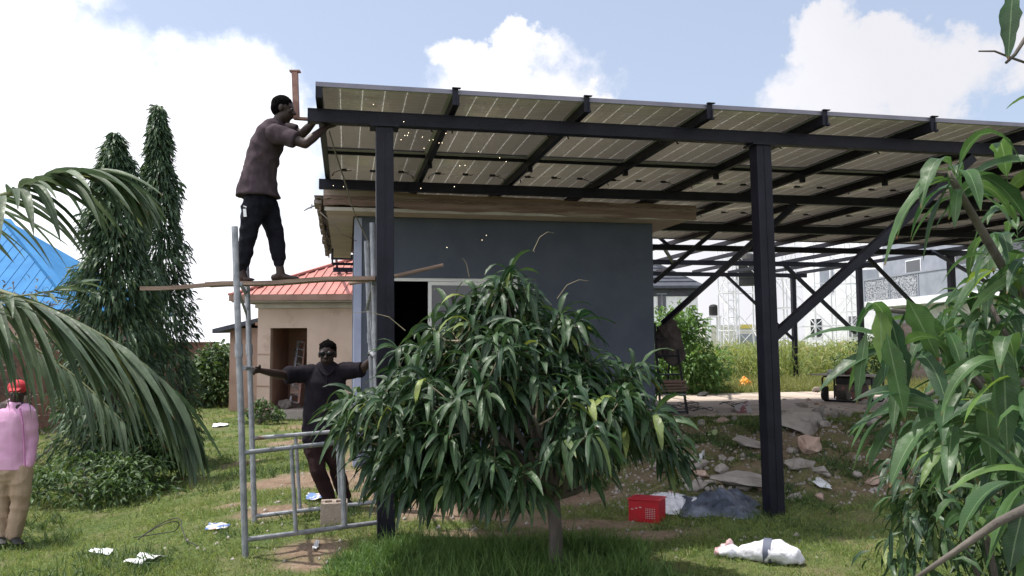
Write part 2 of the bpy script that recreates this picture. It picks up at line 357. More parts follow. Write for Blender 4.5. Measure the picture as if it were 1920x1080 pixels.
mb = MB(); z = SLAB['z']
uu = [SLAB['u0'], 8.6, SLAB['u1']]; vv = [SLAB['v0'], 8.0, SLAB['v1']]
for i in range(2):
    for j in range(2): mb.box(S((uu[i] + uu[i + 1]) / 2, (vv[j] + vv[j + 1]) / 2, z - .1), uu[i + 1] - uu[i] - .012, vv[j + 1] - vv[j] - .012, .2, AXS)
tag(mb.build('pavement_slab', mSlab, bevel=.01), kind='structure')

# ------------------------------------------------------------------ solar canopy
P, PL, ZT = 1.193, 2.28, 3.905
NC, NR = 12, 4
ZB1, ZB0 = 3.765, 3.64                      # beam top / bottom
BV = [.3, 3.42, 6.3, 9.2, 12.25, 15.6]
frame = thing('steel_canopy', 'black painted steel canopy of posts, beams, rafters and slanting struts carrying the solar panels', 'canopy frame', S(0, 0, 0), YAW)
U1b = [15.2, 15.2, 15.2, 15.2, 14.35, 14.35]
for v, ue in zip(BV, U1b):
    mb = MB(); mb.box(S(ue / 2 - .06, v, (ZB0 + ZB1) / 2), ue + .02, .09, ZB1 - ZB0 - .004, AXS)
    for dz in (-1, 1): mb.box(S(ue / 2 - .06, v - .047, (ZB0 + ZB1) / 2 + dz * .052), ue + .02, .006, .012, AXS)   # flange lips
    mb.build('beam', mBlack, frame)
mPale = pm('primed_steel', (.16, .16, .18), .55, (.22, .22, .24), 8, metal=.2)
for k in range(NC + 1):
    u = k * P if k else .035; vend = NR * PL + .05 if k % 1 else 16.1
    if k == NC: u -= .035
    mb = MB(); mb.box(S(u + .012 * (k > 0), (vend - .05) / 2 - .0, 3.815), .055, vend + .05, .094, AXS)
    mb.build('rafter', mBlack, frame)
    if not k: continue
    cl = MB(); cl.box(S(u, -.075, 3.83), .05, .012, .14, AXS); cl.box(S(u + .008, -.085, 3.906), .075, .035, .008, AXS); cl.box(S(u + .02, -.083, 3.80), .016, .014, .10, AXS)
    cl.tube([S(u + .02, -.09, 3.76), S(u + .02, -.11, 3.76)], .014, 6)
    cl.build('end_clamp', mBlack, frame)
for v in (PL, 3 * PL):          # flat bars under the panel joints
    for k in range(NC): mb = MB(); mb.box(S((k + .5) * P, v, 3.845), P - .06, .035, .035, AXS); mb.build('purlin', mBlack, frame)
    for k in range(1, NC): mb = MB(); mb.box(S(k * P + .02, v + .01, 3.74), .055, .05, .055, AXS); mb.build('purlin_bracket', mBlack, frame)
def post(u, v, zb, w=.155, lean=0.0):
    b = S(u + lean, v, zb - .25); t = S(u, v, ZB0); mb = MB(); d = (t - b).normalized(); x = AXS[0]; y = AXS[1]
    mb.box((b + t) / 2, w, w, (t - b).length, (x, y, d))
    mb.build('post', mBlack, frame, bevel=.006)
    mb = MB(); mb.box(S(u, v, ZB0 - .012), w + .1, w + .05, .02, AXS); mb.build('cap_plate', mBlack, frame)
    if w > .1:
        mb = MB(); mb.box((b + t) / 2 - y * (w / 2 + .003), .006, .003, (t - b).length, (x, y, d))
        for q in range(6): mb.box(b + (t - b) * (q / 6 + .1) - y * (w / 2 + .003), .03, .004, .012, (x, y, d))
        mb.build('weld_seam', mBlack, frame)
CU = [.59, 4.3, 13.9]
post(.6, .3, tz(*S(.6, .3).xy), lean=.035); post(4.29, .3, tz(*S(4.3, .3).xy), lean=.05)
for (u, v) in [(14.03, BV[3]), (13.78, BV[4]), (13.84, BV[5])]: post(u, v, tz(*S(u, v).xy), .13)
for (u, v) in [(14.2, BV[0]), (14.1, BV[1] + .0), (14.0, BV[2])]: post(u, v, tz(*S(u, v).xy), .13)
def brace(a, va, b, vb, w=.07):
    A = onv(a[0], a[1], va); B = onv(b[0], b[1], vb); mb = MB(); mb.bar(A, B, w, w); mb.build('strut', mBlack, frame)
brace((1450, 632), .3, (1822, 296), .3, .085)
brace((1243, 606), 5.2, (1492, 383), BV[1], .075)
brace((1226, 529), BV[2], (1350, 425), BV[2], .07)
brace((1345, 428), BV[2], (1500, 330), BV[2] - 1.2, .04) if False else None
brace((1360, 515), BV[5], (1491, 640), BV[5], .075)
brace((1470, 496), BV[4], (1604, 624), BV[4], .085)
brace((1621, 476), BV[3], (1780, 640), BV[3], .07)
brace((1745, 470), BV[3], (1905, 560), BV[2], .06)
brace((1262, 468), BV[3], (1230, 440), BV[3], .06)
brace((1245, 465), BV[3], (1262, 492), BV[4], .06)

# one panel in local space, then copies
def panel_mats():
    m = bpy.data.materials.new('solar_cells'); m.use_nodes = True; nt = m.node_tree; N = nt.nodes; L = nt.links; b = N['Principled BSDF']
    tc = N.new('ShaderNodeTexCoord'); s = N.new('ShaderNodeSeparateXYZ'); L.new(tc.outputs['UV'], s.inputs[0])
    def mt(op, a, b_=None, clamp=False):
        q = N.new('ShaderNodeMath'); q.operation = op; q.use_clamp = clamp
        for i, v in enumerate((a, b_)):
            if v is None: continue
            if isinstance(v, (int, float)): q.inputs[i].default_value = v
            else: L.new(v, q.inputs[i])
        return q.outputs[0]
    def line(c, n, w):      # 1 on lines between n cells
        f = mt('FRACT', mt('ADD', mt('MULTIPLY', c, n), .5)); return mt('LESS_THAN', mt('ABSOLUTE', mt('SUBTRACT', f, .5)), w)
    long_ = line(s.outputs[0], 6, .020); dash = mt('GREATER_THAN', mt('FRACT', mt('MULTIPLY', s.outputs[1], 12)), .16)
    half = line(s.outputs[1], 24, .05); ctr = mt('LESS_THAN', mt('ABSOLUTE', mt('SUBTRACT', s.outputs[1], .5)), .004)
    bus = line(s.outputs[0], 60, .12)
    def mix(f, a, c):
        x = N.new('ShaderNodeMix'); x.data_type = 'RGBA'
        L.new(f, x.inputs[0])
        for i, v in ((6, a), (7, c)):
            if isinstance(v, tuple): x.inputs[i].default_value = (*v, 1)
            else: L.new(v, x.inputs[i])
        return x.outputs[2]
    c = mix(mt('MULTIPLY', bus, .35), (.37, .345, .30), (.44, .415, .37)); c = mix(mt('MULTIPLY', half, .45), c, (.50, .48, .43))
    c = mix(mt('MULTIPLY', long_, mt('ADD', mt('MULTIPLY', dash, .55), .3)), c, (.96, .96, .93)); c = mix(mt('MULTIPLY', ctr, .6), c, (.5, .5, .46))
    L.new(c, b.inputs['Base Color']); b.inputs['Roughness'].default_value = .22; b.inputs['Specular IOR Level'].default_value = .75; b.inputs['Coat Weight'].default_value = 1; b.inputs['Coat IOR'].default_value = 2.0; b.inputs['Coat Roughness'].default_value = .02
    # bifacial glass lets a little light through
    t = N.new('ShaderNodeBsdfTranslucent'); L.new(c, t.inputs[0]); ms = N.new('ShaderNodeMixShader'); ms.inputs[0].default_value = .5
    L.new(b.outputs[0], ms.inputs[1]); L.new(t.outputs[0], ms.inputs[2]); L.new(ms.outputs[0], N['Material Output'].inputs[0])
    return m
mCells = panel_mats()
def proto_panel():
    t = thing('solar_panel', 'x', 'solar panel', (0, 0, 0), 0, 'solar panels on the canopy')
    w, l = P - .014, PL - .012
    V = [(-w / 2 + .012, -l / 2 + .012, -.006), (w / 2 - .012, -l / 2 + .012, -.006), (w / 2 - .012, l / 2 - .012, -.006), (-w / 2 + .012, l / 2 - .012, -.006)]
    V += [(a, b, 0.0) for a, b, c in V]
    F = [(0, 3, 2, 1), (4, 5, 6, 7), (0, 1, 5, 4), (1, 2, 6, 5), (2, 3, 7, 6), (3, 0, 4, 7)]
    UV = [(0, 0), (1, 0), (1, 1), (0, 1)] * 2
    g = np_mesh('glass', V, F, UV, [mCells], smooth=False); g.parent = t
    mb = MB()
    for s_ in (-1, 1):
        mb.box((s_ * (w / 2 - .005), 0, -.016), .01, l, .04); mb.box((0, s_ * (l / 2 - .005), -.016), w - .0204, .01, .0396)
        mb.box((s_ * (w / 2 - .0275), 0, -.0352), .035, l - .021, .0016, m=1); mb.box((0, s_ * (l / 2 - .0225), -.0351), w - .092, .025, .0016, m=1)
    mb.build('frame', [mFrame, pm('bright_frame_lip', (.62, .62, .64), .45, metal=.2)], t, local=True)
    for x in (-.36, 0, .36):
        mb = MB(); mb.box((x, 0, -.018), .07, .05, .022); mb.tube([(x + .03, 0, -.02), (x + .075, .006, -.024), (x + .1, 0, -.012)], .004, 5)
        mb.build('junction_box', mRubber, t, local=True)
    for x, q in ((-.36, -1), (.36, 1)):
        mb = MB(); mb.tube([(x + q * .04, 0, -.02), (x + q * .09, -.04, -.05), (x + q * .12, -.1, -.075), (x + q * .13, -.14, -.1)], .0035, 5)
        mb.tube([(x + q * .13, -.14, -.1), (x + q * .14, -.2, -.135)], [.009, .007], 6); mb.build('cable_plug', mCableB, t, local=True)
    return t
pp = proto_panel(); first = True
ROWN = ['front', 'second', 'third', 'rearmost']; ORD = ['leftmost', 'second from the left', 'third from the left', 'fourth from the left', 'fifth from the left', 'sixth from the left', 'seventh from the left', 'eighth from the left', 'ninth from the left', 'tenth from the left', 'eleventh from the left', 'rightmost']
kids = list(pp.children)
for r in range(NR):
    for c in range(NC):
        if first: o = pp; first = False
        else:
            o = pp.copy(); COL.objects.link(o)
            for ch in kids: q = ch.copy(); COL.objects.link(q); q.parent = o
        o.location = S((c + .5) * P, (r + .5) * PL - .06, ZT - .006); o.rotation_euler = (random.uniform(-.0015, .0015), random.uniform(-.0015, .0015), YAW + (PI if False else 0))
        o['label'] = f'solar panel in the {ROWN[r]} row of the canopy, {ORD[c]}'

# ------------------------------------------------------------------ slate blue building under the canopy
def building():
    b = thing('utility_building', 'slate blue rendered small building with wooden fascia and sliding window under the solar canopy', 'building', S(2.6, 4.6, .2), YAW)
    u0, u1, v0, v1, zt, zb = .41, 4.86, 4.6, 10.2, 3.49, -.4; T = .2
    wx0, wx1, wz0, wz1 = .78, 2.75, 1.25, 2.62           # window opening
    mb = MB()
    def wb(ua, ub, va, vb, za, zb_): mb.box(S((ua + ub) / 2, (va + vb) / 2, (za + zb_) / 2), ub - ua, vb - va, zb_ - za, AXS)
    wb(u0, wx0, v0, v0 + T, zb, zt); wb(wx1, u1, v0, v0 + T, zb, zt); wb(wx0, wx1, v0, v0 + T, zb, wz0); wb(wx0, wx1, v0, v0 + T, wz1, zt)
    wb(u0, u0 + T, v0 + T, v1, zb, zt); wb(u1 - T, u1, v0 + T, v1, zb, zt); wb(u0 + T, u1 - T, v1 - T, v1, zb, zt)
    mb.build('wall', mBlueWall, b)
    mb = MB(); mb.box(S(2.6, 7.4, .3), 4, 5.2, .1, AXS); mb.build('floor', mConc, b)
    mb = MB(); mb.box(S(u0 - .012, v0 + .25, (zt + zb) / 2 - .01), .02, .53, zt - zb - .03, AXS); mb.box(S(u0 + .03, v0 - .008, (zt + zb) / 2 - .01), .10, .012, zt - zb - .03, AXS); mb.build('sunlit_corner_strip', mSunlitSide, b)  # paler strip at the left corner, sunlight put into its colour
    # window
    mb = MB(); fz = .05
    for x in (wx0 + .025, wx1 - .025): mb.box(S(x, v0 + .06, (wz0 + wz1) / 2), .05, .08, wz1 - wz0, AXS)
    for zz in (wz0 + .025, wz1 - .02): mb.box(S((wx0 + wx1) / 2, v0 + .06, zz), wx1 - wx0 - .1, .08, .05, AXS)
    w = mb.build('window', mWhite, b)
    mid = 1.46
    mb = MB()
    for x in (mid, wx1 - .08): mb.box(S(x, v0 + .05, (wz0 + wz1) / 2), .05, .04, wz1 - wz0 - .1, AXS)
    for zz in (wz0 + .075, wz1 - .075): mb.box(S((mid + wx1 - .08) / 2, v0 + .05, zz), wx1 - .08 - mid - .05, .038, .05, AXS)
    mb.build('sash', mWhite, w)
    mb = MB(); mb.box(S((mid + wx1 - .08) / 2, v0 + .052, (wz0 + wz1) / 2), wx1 - .08 - mid - .06, .008, wz1 - wz0 - .2, AXS); mb.build('pane', mGlass, w)
    # fascia, soffit, roof
    fv, ul, ur, bv = 3.98, -.03, 5.30, 10.4
    mb = MB(); n = 22; Vs = []; Fs = []
    for i in range(n + 1):
        u = ul + (ur - ul) * i / n; sag = .015 * math.sin(i * .7) + .01 * math.sin(i * 2.1); zt_ = 3.745 - (.075 * i / n) + sag * .6; zb_ = 3.53 - .07 * i / n + sag
        for (vq, zq) in ((fv, zb_), (fv, zt_), (fv + .03, zt_), (fv + .03, zb_)): Vs.append(S(u, vq, zq))
    for i in range(n):
        for j in range(4): Fs.append((i * 4 + j, i * 4 + (j + 1) % 4, i * 4 + 4 + (j + 1) % 4, i * 4 + 4 + j))
    Fs += [(0, 1, 2, 3), (n * 4 + 3, n * 4 + 2, n * 4 + 1, n * 4)]; mb.add(Vs, Fs)
    mf = pm('fascia_timber', (.17, .11, .09), .85, (.29, .20, .17), 2.2, stretch=(.7, .7, 9), bump=.5, bscale=20, col3=(.33, .27, .23), scale3=1.1, con3=(.56, .64))
    mb.build('fascia_board', mf, b)
    mb = MB(); mb.box(S((ul + ur) / 2, fv + .045, 3.49), ur - ul - .03, .028, .05, AXS); mb.box(S((ul + ur) / 2, fv + .10, 3.50), ur - ul - .05, .06, .022, AXS); mb.build('fascia_trim', mCream, b)
    mb = MB(); k = 0
    # soffit boards on the left, front and right eaves
    mb.box(S((ul + ur) / 2, (fv + .13 + v0 - .004) / 2, 3.498), ur - ul - .06, v0 - fv - .14, .014, AXS)
    for j in range(5):
        va = v0 + j * 1.16; mb.box(S((ul + .03 + u0 - .03) / 2, va + .58, 3.499 - .0), u0 - ul - .08, 1.15, .012, AXS); mb.box(S((ur - .03 + u1) / 2 + .01, va + .58, 3.499), ur - u1 - .06, 1.15, .012, AXS)
    mb.build('soffit', mSoffit, b)
    # corrugated roof sheets with a ragged left edge
    V = []; nU = 120; nV = 2
    for j in range(2):
        for i in range(nU + 1):
            u = ul - .10 + (ur + .12 - ul + .1) * i / nU; V.append(S(u, fv - .03 if j == 0 else bv, (3.605 if j else 3.625) + .010 * math.sin(i * 1.9)))
    V = [Vector(v) for v in V]; low = [v - Vector((0, 0, .006)) for v in V]
    F = [(i, i + 1, nU + 2 + i, nU + 1 + i) for i in range(nU)]; o_ = 2 * (nU + 1)
    F += [tuple(o_ + q for q in f[::-1]) for f in F]; F += [(i, i + o_, i + 1 + o_, i + 1) for i in range(nU)]
    mb = MB(); mb.add(V + low, F); 
    for j in range(10):     # side sheets overlapping in steps
        va = 4.0 + j * .62; mb.box(S(ul - .05 + .012 * (j % 3), va + .3, 3.655 - j * .012 + (.01 if j % 2 else 0)), .14, .64, .012, AXS); mb.box(S(ul - .075 + .03 * ((j * 7) % 3) / 3, va + .3, 3.59 - j * .008), .10 - .02 * (j % 2), .5, .05, AXS)
    mb.build('roof', pm('old_roof_sheet', (.20, .18, .17), .6, (.30, .25, .23), 6, metal=.3, col3=(.16, .08, .06), scale3=4), b)
    mb = MB(); mb.box(S(ul - .045, 5.6, 3.58), .02, 3.0, .20, AXS); mb.box(S(ul - .045, 8.8, 3.55), .02, 3.0, .15, AXS); mb.build('barge_board', mWood, b)
    mb = MB(); mb.bar(S(.02, 8.7, 3.49), S(.02, 8.7, 3.2), .03, .03); mb.bar(S(.02, 8.7, 3.2), S(.45, 8.7, 3.2), .03, .05); mb.build('gutter_bracket', mBlack, b)
building()
p = onv(622, 388, 4.8)
mb = MB(); a = onv(612, 385, 4.9)
mb.tube([onv(574, 392, 5), onv(596, 383, 5)], .014, 6); mb.tube([onv(583, 391, 5), onv(585, 383, 5)], .01, 6); mb.bar(onv(588, 386, 5), S(.0, 4.95, 3.60), .012, .02); mb.bar(onv(570, 395, 5), onv(600, 380, 5), .03, .012)
tag(mb.build('roof_antenna', mGalv), 'small metal aerial poking out from the ragged left roof edge of the slate blue building', 'aerial')

# ------------------------------------------------------------------ scaffold
def scaffold():
    t = thing('scaffold_tower', 'galvanised tubular steel scaffold tower with long wooden board across it, left of the canopy', 'scaffold', (gp(590, 1000)), 0)
    Yf, Yr, Yrf, Yrr = 6.5, 7.7, 7.22, 8.15
    legs = {'fl': (at(461, 1046, Yf), at(440, 425, Yf)), 'rl': (at(478, 986, Yr), at(461, 458, Yr)), 'fr': (at(713, 985, Yrf + .05), at(698, 418, Yrf + .05)), 'rr': (at(706, 935, Yrr), at(687, 452, Yrr))}
    def lerp(a, f): return legs[a][0].lerp(legs[a][1], f)
    for k, (a, b) in legs.items():
        mb = MB(); r = .026; mb.tube([a - Vector((0, 0, .05)), a.lerp(b, .35)], r, 12); mb.tube([a.lerp(b, .35), b], r * .98, 12); mb.tube([a.lerp(b, .60), a.lerp(b, .64)], r * 1.25, 12); mb.tube([b, b + (b - a).normalized() * .002], r * .8, 12)
        mb.build('leg', mGalv, t, smooth=False)
    def tube(A, B, r=.02, nm='rail'): mb = MB(); mb.tube([A, B], r, 10); mb.build(nm, mGalv, t)
    tube(at(461, 1012, Yf), at(713, 979, Yrf)); tube(at(457, 849, Yf), at(640, 829, 6.98))
    tube(at(479, 968, Yr), at(706, 941, Yrr)); tube(at(474, 822, Yr), at(702, 803, Yrr))
    tube(at(640, 829, 6.98), at(646, 986, 7.0), .024, 'standard'); tube(at(546, 840, 6.72), at(555, 1000, 6.74), .017, 'standard')
    tube(at(554, 816, 7.92), at(563, 958, 7.92), .017, 'standard'); tube(at(632, 812, 8.0), at(638, 950, 8.0), .017, 'standard')
    # end ledgers joining the two frames
    tube(at(451, 532, Yf), at(464, 556, Yr), .016); tube(at(447, 545, Yf), at(466, 600, Yr), .012)
    tube(at(457, 690, Yf), at(472, 691, Yr), .02)
    tube(at(700, 530, Yrf), at(688, 580, Yrr), .016); tube(at(703, 668, Yrf), at(694, 660, Yrr), .018)
    tube(at(700, 575, 7.5), at(706, 664, 7.5), .012, 'standard'); tube(at(695, 590, 7.8), at(701, 664, 7.8), .012, 'standard')
    tube(at(463, 470, 7.2), at(469, 700, 7.2), .014, 'standard')
    mb = MB(); n = 14
    for i in range(n):
        a = at(264 + 441 * i / n, 541 - 20 * i / n + 1.5 * math.sin(i), 6.95 + .2 * i / n); b = at(264 + 441 * (i + 1) / n, 541 - 20 * (i + 1) / n + 1.5 * math.sin(i + 1), 6.95 + .2 * (i + 1) / n)
        w = .05 if i < 8 else .24
        mb.bar(a, b, .05 if i < 4 else .20, .034)
    mb.build('board', mWood, t)
    return t
scaffold()
mb = MB(); mb.tube([at(655, 532, 7.6), at(740, 518, 7.6), at(831, 497, 7.5)], [.017, .019, .018], 8)
tag(mb.build('wooden_pole', mWood), 'short grey wooden pole poking out to the right from behind the left canopy post', 'pole')
# T-shaped steel bracket at the end of the front beam
mb = MB(); Yb = 7.3
mb.bar(at(553, 136, Yb), at(556, 224, Yb), .05, .05, (0, 1, 0)); mb.bar(at(544, 134, Yb), at(563, 134, Yb), .06, .014); mb.bar(at(552, 222, Yb), at(600, 225, Yb), .05, .022)
tag(mb.build('steel_bracket', mRust), 'rusty upright bracket beside the upper worker at the end of the front beam', 'bracket')

# ------------------------------------------------------------------ people
def ring_tube(pts, rad, side=None, n=14, f0=False, f1=False):
    """closed tube with rounded ends; rad = r or (r_side, r_other)"""
    pts = [Vector(p) for p in pts]; k = len(pts); V = []; F = []
    rr = [(r, r) if isinstance(r, (int, float)) else r for r in rad]
    P2 = []; 
    d0 = (pts[1] - pts[0]).normalized(); d1 = (pts[-1] - pts[-2]).normalized()
    for a in ((85,) if f0 else (85, 60, 30)): c, s_ = math.cos(math.radians(a)), math.sin(math.radians(a)); m_ = 0 if f0 else min(rr[0]); P2.append((pts[0] - d0 * m_ * s_, (rr[0][0] * c, rr[0][1] * c), d0))
    for i, p in enumerate(pts):
        d = (pts[min(i + 1, k - 1)] - pts[max(i - 1, 0)]).normalized(); P2.append((p, rr[i], d))
    for a in ((85,) if f1 else (30, 60, 85)): c, s_ = math.cos(math.radians(a)), math.sin(math.radians(a)); m_ = 0 if f1 else min(rr[-1]); P2.append((pts[-1] + d1 * m_ * s_, (rr[-1][0] * c, rr[-1][1] * c), d1))
    for (p, r, d) in P2:
        sd_ = Vector(side) if side is not None else (Vector((0, 0, 1)) if abs(d.z) < .8 else Vector((1, 0, 0)))
        x = (sd_ - d * sd_.dot(d)).normalized(); y = d.cross(x)
        for j in range(n): a = 2 * PI * j / n; V.append(p + x * (math.cos(a) * r[0]) + y * (math.sin(a) * r[1]))
    m_ = len(P2)
    F = [(i * n + j, i * n + (j + 1) % n, (i + 1) * n + (j + 1) % n, (i + 1) * n + j) for i in range(m_ - 1) for j in range(n)] + [tuple(range(n))[::-1], tuple((m_ - 1) * n + j for j in range(n))]
    return V, F
def ellipsoid(c, ax, r, n=12):
    V = []; c = Vector(c)
    for i in range(n + 1):
        th = PI * (i + .02 if i == 0 else i - .02 if i == n else i) / n
        for j in range(n * 2): ph = PI * j / n; V.append(c + ax[0] * (r[0] * math.sin(th) * math.cos(ph)) + ax[1] * (r[1] * math.sin(th) * math.sin(ph)) + ax[2] * (r[2] * math.cos(th)))
    m_ = n * 2; F = [(i * m_ + j, (i + 1) * m_ + j, (i + 1) * m_ + (j + 1) % m_, i * m_ + (j + 1) % m_) for i in range(n) for j in range(m_)] + [tuple(range(m_)), tuple(n * m_ + j for j in range(m_))[::-1]]
    return V, F
def fuse(name, shapes, mat, parent, voxel=.008, smooth=2, wrinkle=0, wscale=9, seed=0):
    mb = MB()
    for V, F in shapes: mb.add(V, F)
    me = bpy.data.meshes.new(name + '_raw'); me.from_pydata([tuple(v) for v in mb.v], [], mb.f); me.update()
    o = bpy.data.objects.new(name, me); COL.objects.link(o)
    r = o.modifiers.new('r', 'REMESH'); r.mode = 'VOXEL'; r.voxel_size = voxel; r.use_smooth_shade = True
    if smooth: sm_ = o.modifiers.new('s', 'SMOOTH'); sm_.iterations = smooth; sm_.factor = .5
    dg = bpy.context.evaluated_depsgraph_get(); ev = o.evaluated_get(dg); m2 = bpy.data.meshes.new_from_object(ev); o.modifiers.clear(); o.data = m2
    if wrinkle:
        n = len(m2.vertices); co = np.zeros(n * 3, np.float32); no = np.zeros(n * 3, np.float32); m2.vertices.foreach_get('co', co); m2.vertex_normals.foreach_get('vector', no)
        co = co.reshape(-1, 3); no = no.reshape(-1, 3); d = np.zeros(n)
        for i in range(n):
            v = Vector(co[i]); w = noise.noise(Vector((v.x * wscale * .8 + seed, v.y * wscale * .8, v.z * wscale))); w2 = noise.noise(Vector((v.x * wscale * 2.2, v.y * wscale * 2.2 + seed, v.z * wscale * 1.6 + v.x * 7)))
            d[i] = (1 - abs(w) * 2.2) * .7 + w2 * .6
        co = co + no * (d * wrinkle)[:, None]; m2.vertices.foreach_set('co', co.astype(np.float32).ravel()); m2.update()
    m2.materials.clear(); m2.materials.append(mat); m2.polygons.foreach_set('use_smooth', [True] * len(m2.polygons)); m2.polygons.foreach_set('material_index', [0] * len(m2.polygons))
    if parent is not None: adopt(o, parent)
    return o
def hand(w, d, nrm, thumb, curl=.5, s=1.0):
    """w wrist, d pointing direction, nrm palm normal (side fingers curl to), thumb = direction of the thumb side"""
    w = Vector(w); d = Vector(d).normalized(); nrm = Vector(nrm); nrm = (nrm - d * nrm.dot(d)).normalized(); th = Vector(thumb); th = (th - d * th.dot(d) - nrm * th.dot(nrm)).normalized()
    out = [ring_tube([w, w + d * .03 * s, w + d * .085 * s], [(.022 * s, .018 * s), (.036 * s, .018 * s), (.040 * s, .014 * s)], th)]
    for i, (off, L) in enumerate(((.030, .070), (.010, .078), (-.011, .072), (-.031, .056))):
        p = w + d * .085 * s + th * off * s; pts = [p - d * .01]; a = 0; dd = d
        for k, f in enumerate((.45, .3, .25)):
            a += curl * (.7, 1.1, .9)[k]; dd = d * math.cos(a) + nrm * math.sin(a); p = p + dd * (L * f * s); pts.append(p)
        out.append(ring_tube(pts, [.0088 * s, .0085 * s, .008 * s, .007 * s], None, 8))
    p = w + d * .03 * s + th * .028 * s; p1 = p + (d * .5 + th * .8).normalized() * .035 * s; p2 = p1 + (d * .8 + nrm * .5 * (.4 + curl)).normalized() * .03 * s
    out.append(ring_tube([p, p1, p2], [.013 * s, .010 * s, .008 * s], None, 8))
    return out
def head(c, f, u, h=.235):
    """c = centre of the skull; f forward; u up"""
    f = Vector(f).normalized(); u = Vector(u); u = (u - f * u.dot(f)).normalized(); s_ = f.cross(u).normalized(); k = h / .235; ax = (s_, f, u); out = []
    c = Vector(c)
    out.append(ellipsoid(c + u * .022 * k - f * .008 * k, ax, (.074 * k, .092 * k, .092 * k)))
    out.append(ellipsoid(c - u * .045 * k + f * .018 * k, ax, (.060 * k, .068 * k, .072 * k)))
    out.append(ring_tube([c - u * .092 * k + f * .045 * k, c - u * .098 * k + f * .058 * k], [(.03 * k, .018 * k), (.02 * k, .014 * k)], s_))   # chin
    out.append(ring_tube([c + u * .012 * k + f * .078 * k, c - u * .012 * k + f * .094 * k, c - u * .026 * k + f * .103 * k], [.009 * k, .011 * k, .014 * k], None, 8))
    for q in (-1, 1):
        out.append(ellipsoid(c - u * .028 * k + f * .088 * k + s_ * q * .014 * k, ax, (.010 * k, .012 * k, .009 * k), 6))      # nostrils
        out.append(ellipsoid(c + u * .024 * k + f * .070 * k + s_ * q * .028 * k, ax, (.026 * k, .016 * k, .010 * k), 6))      # brow
        out.append(ellipsoid(c - u * .018 * k + f * .058 * k + s_ * q * .036 * k, ax, (.022 * k, .022 * k, .018 * k), 6))      # cheeks
        out.append(ellipsoid(c - u * .006 * k - f * .008 * k + s_ * q * .076 * k, ax, (.010 * k, .020 * k, .032 * k), 8))      # ears
    out.append(ring_tube([c - u * .054 * k + f * .078 * k - s_ * .022 * k, c - u * .053 * k + f * .088 * k, c - u * .054 * k + f * .078 * k + s_ * .022 * k], [.006 * k, .009 * k, .006 * k], None, 8))
    out.append(ring_tube([c - u * .066 * k + f * .076 * k - s_ * .018 * k, c - u * .067 * k + f * .085 * k, c - u * .066 * k + f * .076 * k + s_ * .018 * k], [.006 * k, .010 * k, .006 * k], None, 8))
    return out, ax, k
def eyes(c, ax, k, parent):
    s_, f, u = ax
    for q in (-1, 1):
        V, F = ellipsoid(c + u * .008 * k + f * .072 * k + s_ * q * .030 * k, ax, (.012 * k, .010 * k, .007 * k), 8); mb = MB(); mb.add(V, F); mb.build('eye', pm('eye', (.35, .3, .28), .2), parent, smooth=True)
def limb(*a): return ring_tube([p for p, r in a], [r for p, r in a])
def cuff(*a): return ring_tube([p for p, r in a], [r for p, r in a], f1=True)
def foot(ank, toe, w=.04, h=.032):
    ank = Vector(ank); toe = Vector(toe); d = toe - ank; hz = Vector((d.x, d.y, 0)).normalized(); heel = Vector((ank.x, ank.y, toe.z + .005)) - hz * .045; sd_ = Vector((-hz.y, hz.x, 0))
    out = [ring_tube([heel, Vector((ank.x, ank.y, toe.z + .012)) + hz * .03, toe - hz * .05, toe], [(w * .8, .034), (w * .85, .036), (w * 1.1, .022), (w * .95, .014)], sd_), ring_tube([ank, Vector((ank.x, ank.y, toe.z + .02)) + hz * .015], [.036, .040])]
    for i in range(5): o_ = (i - 2) * .017; out.append(ring_tube([toe + sd_ * o_ - hz * .01, toe + sd_ * o_ + hz * (.02 - .004 * abs(i - 1))], [.009, .008], None, 6))
    return out

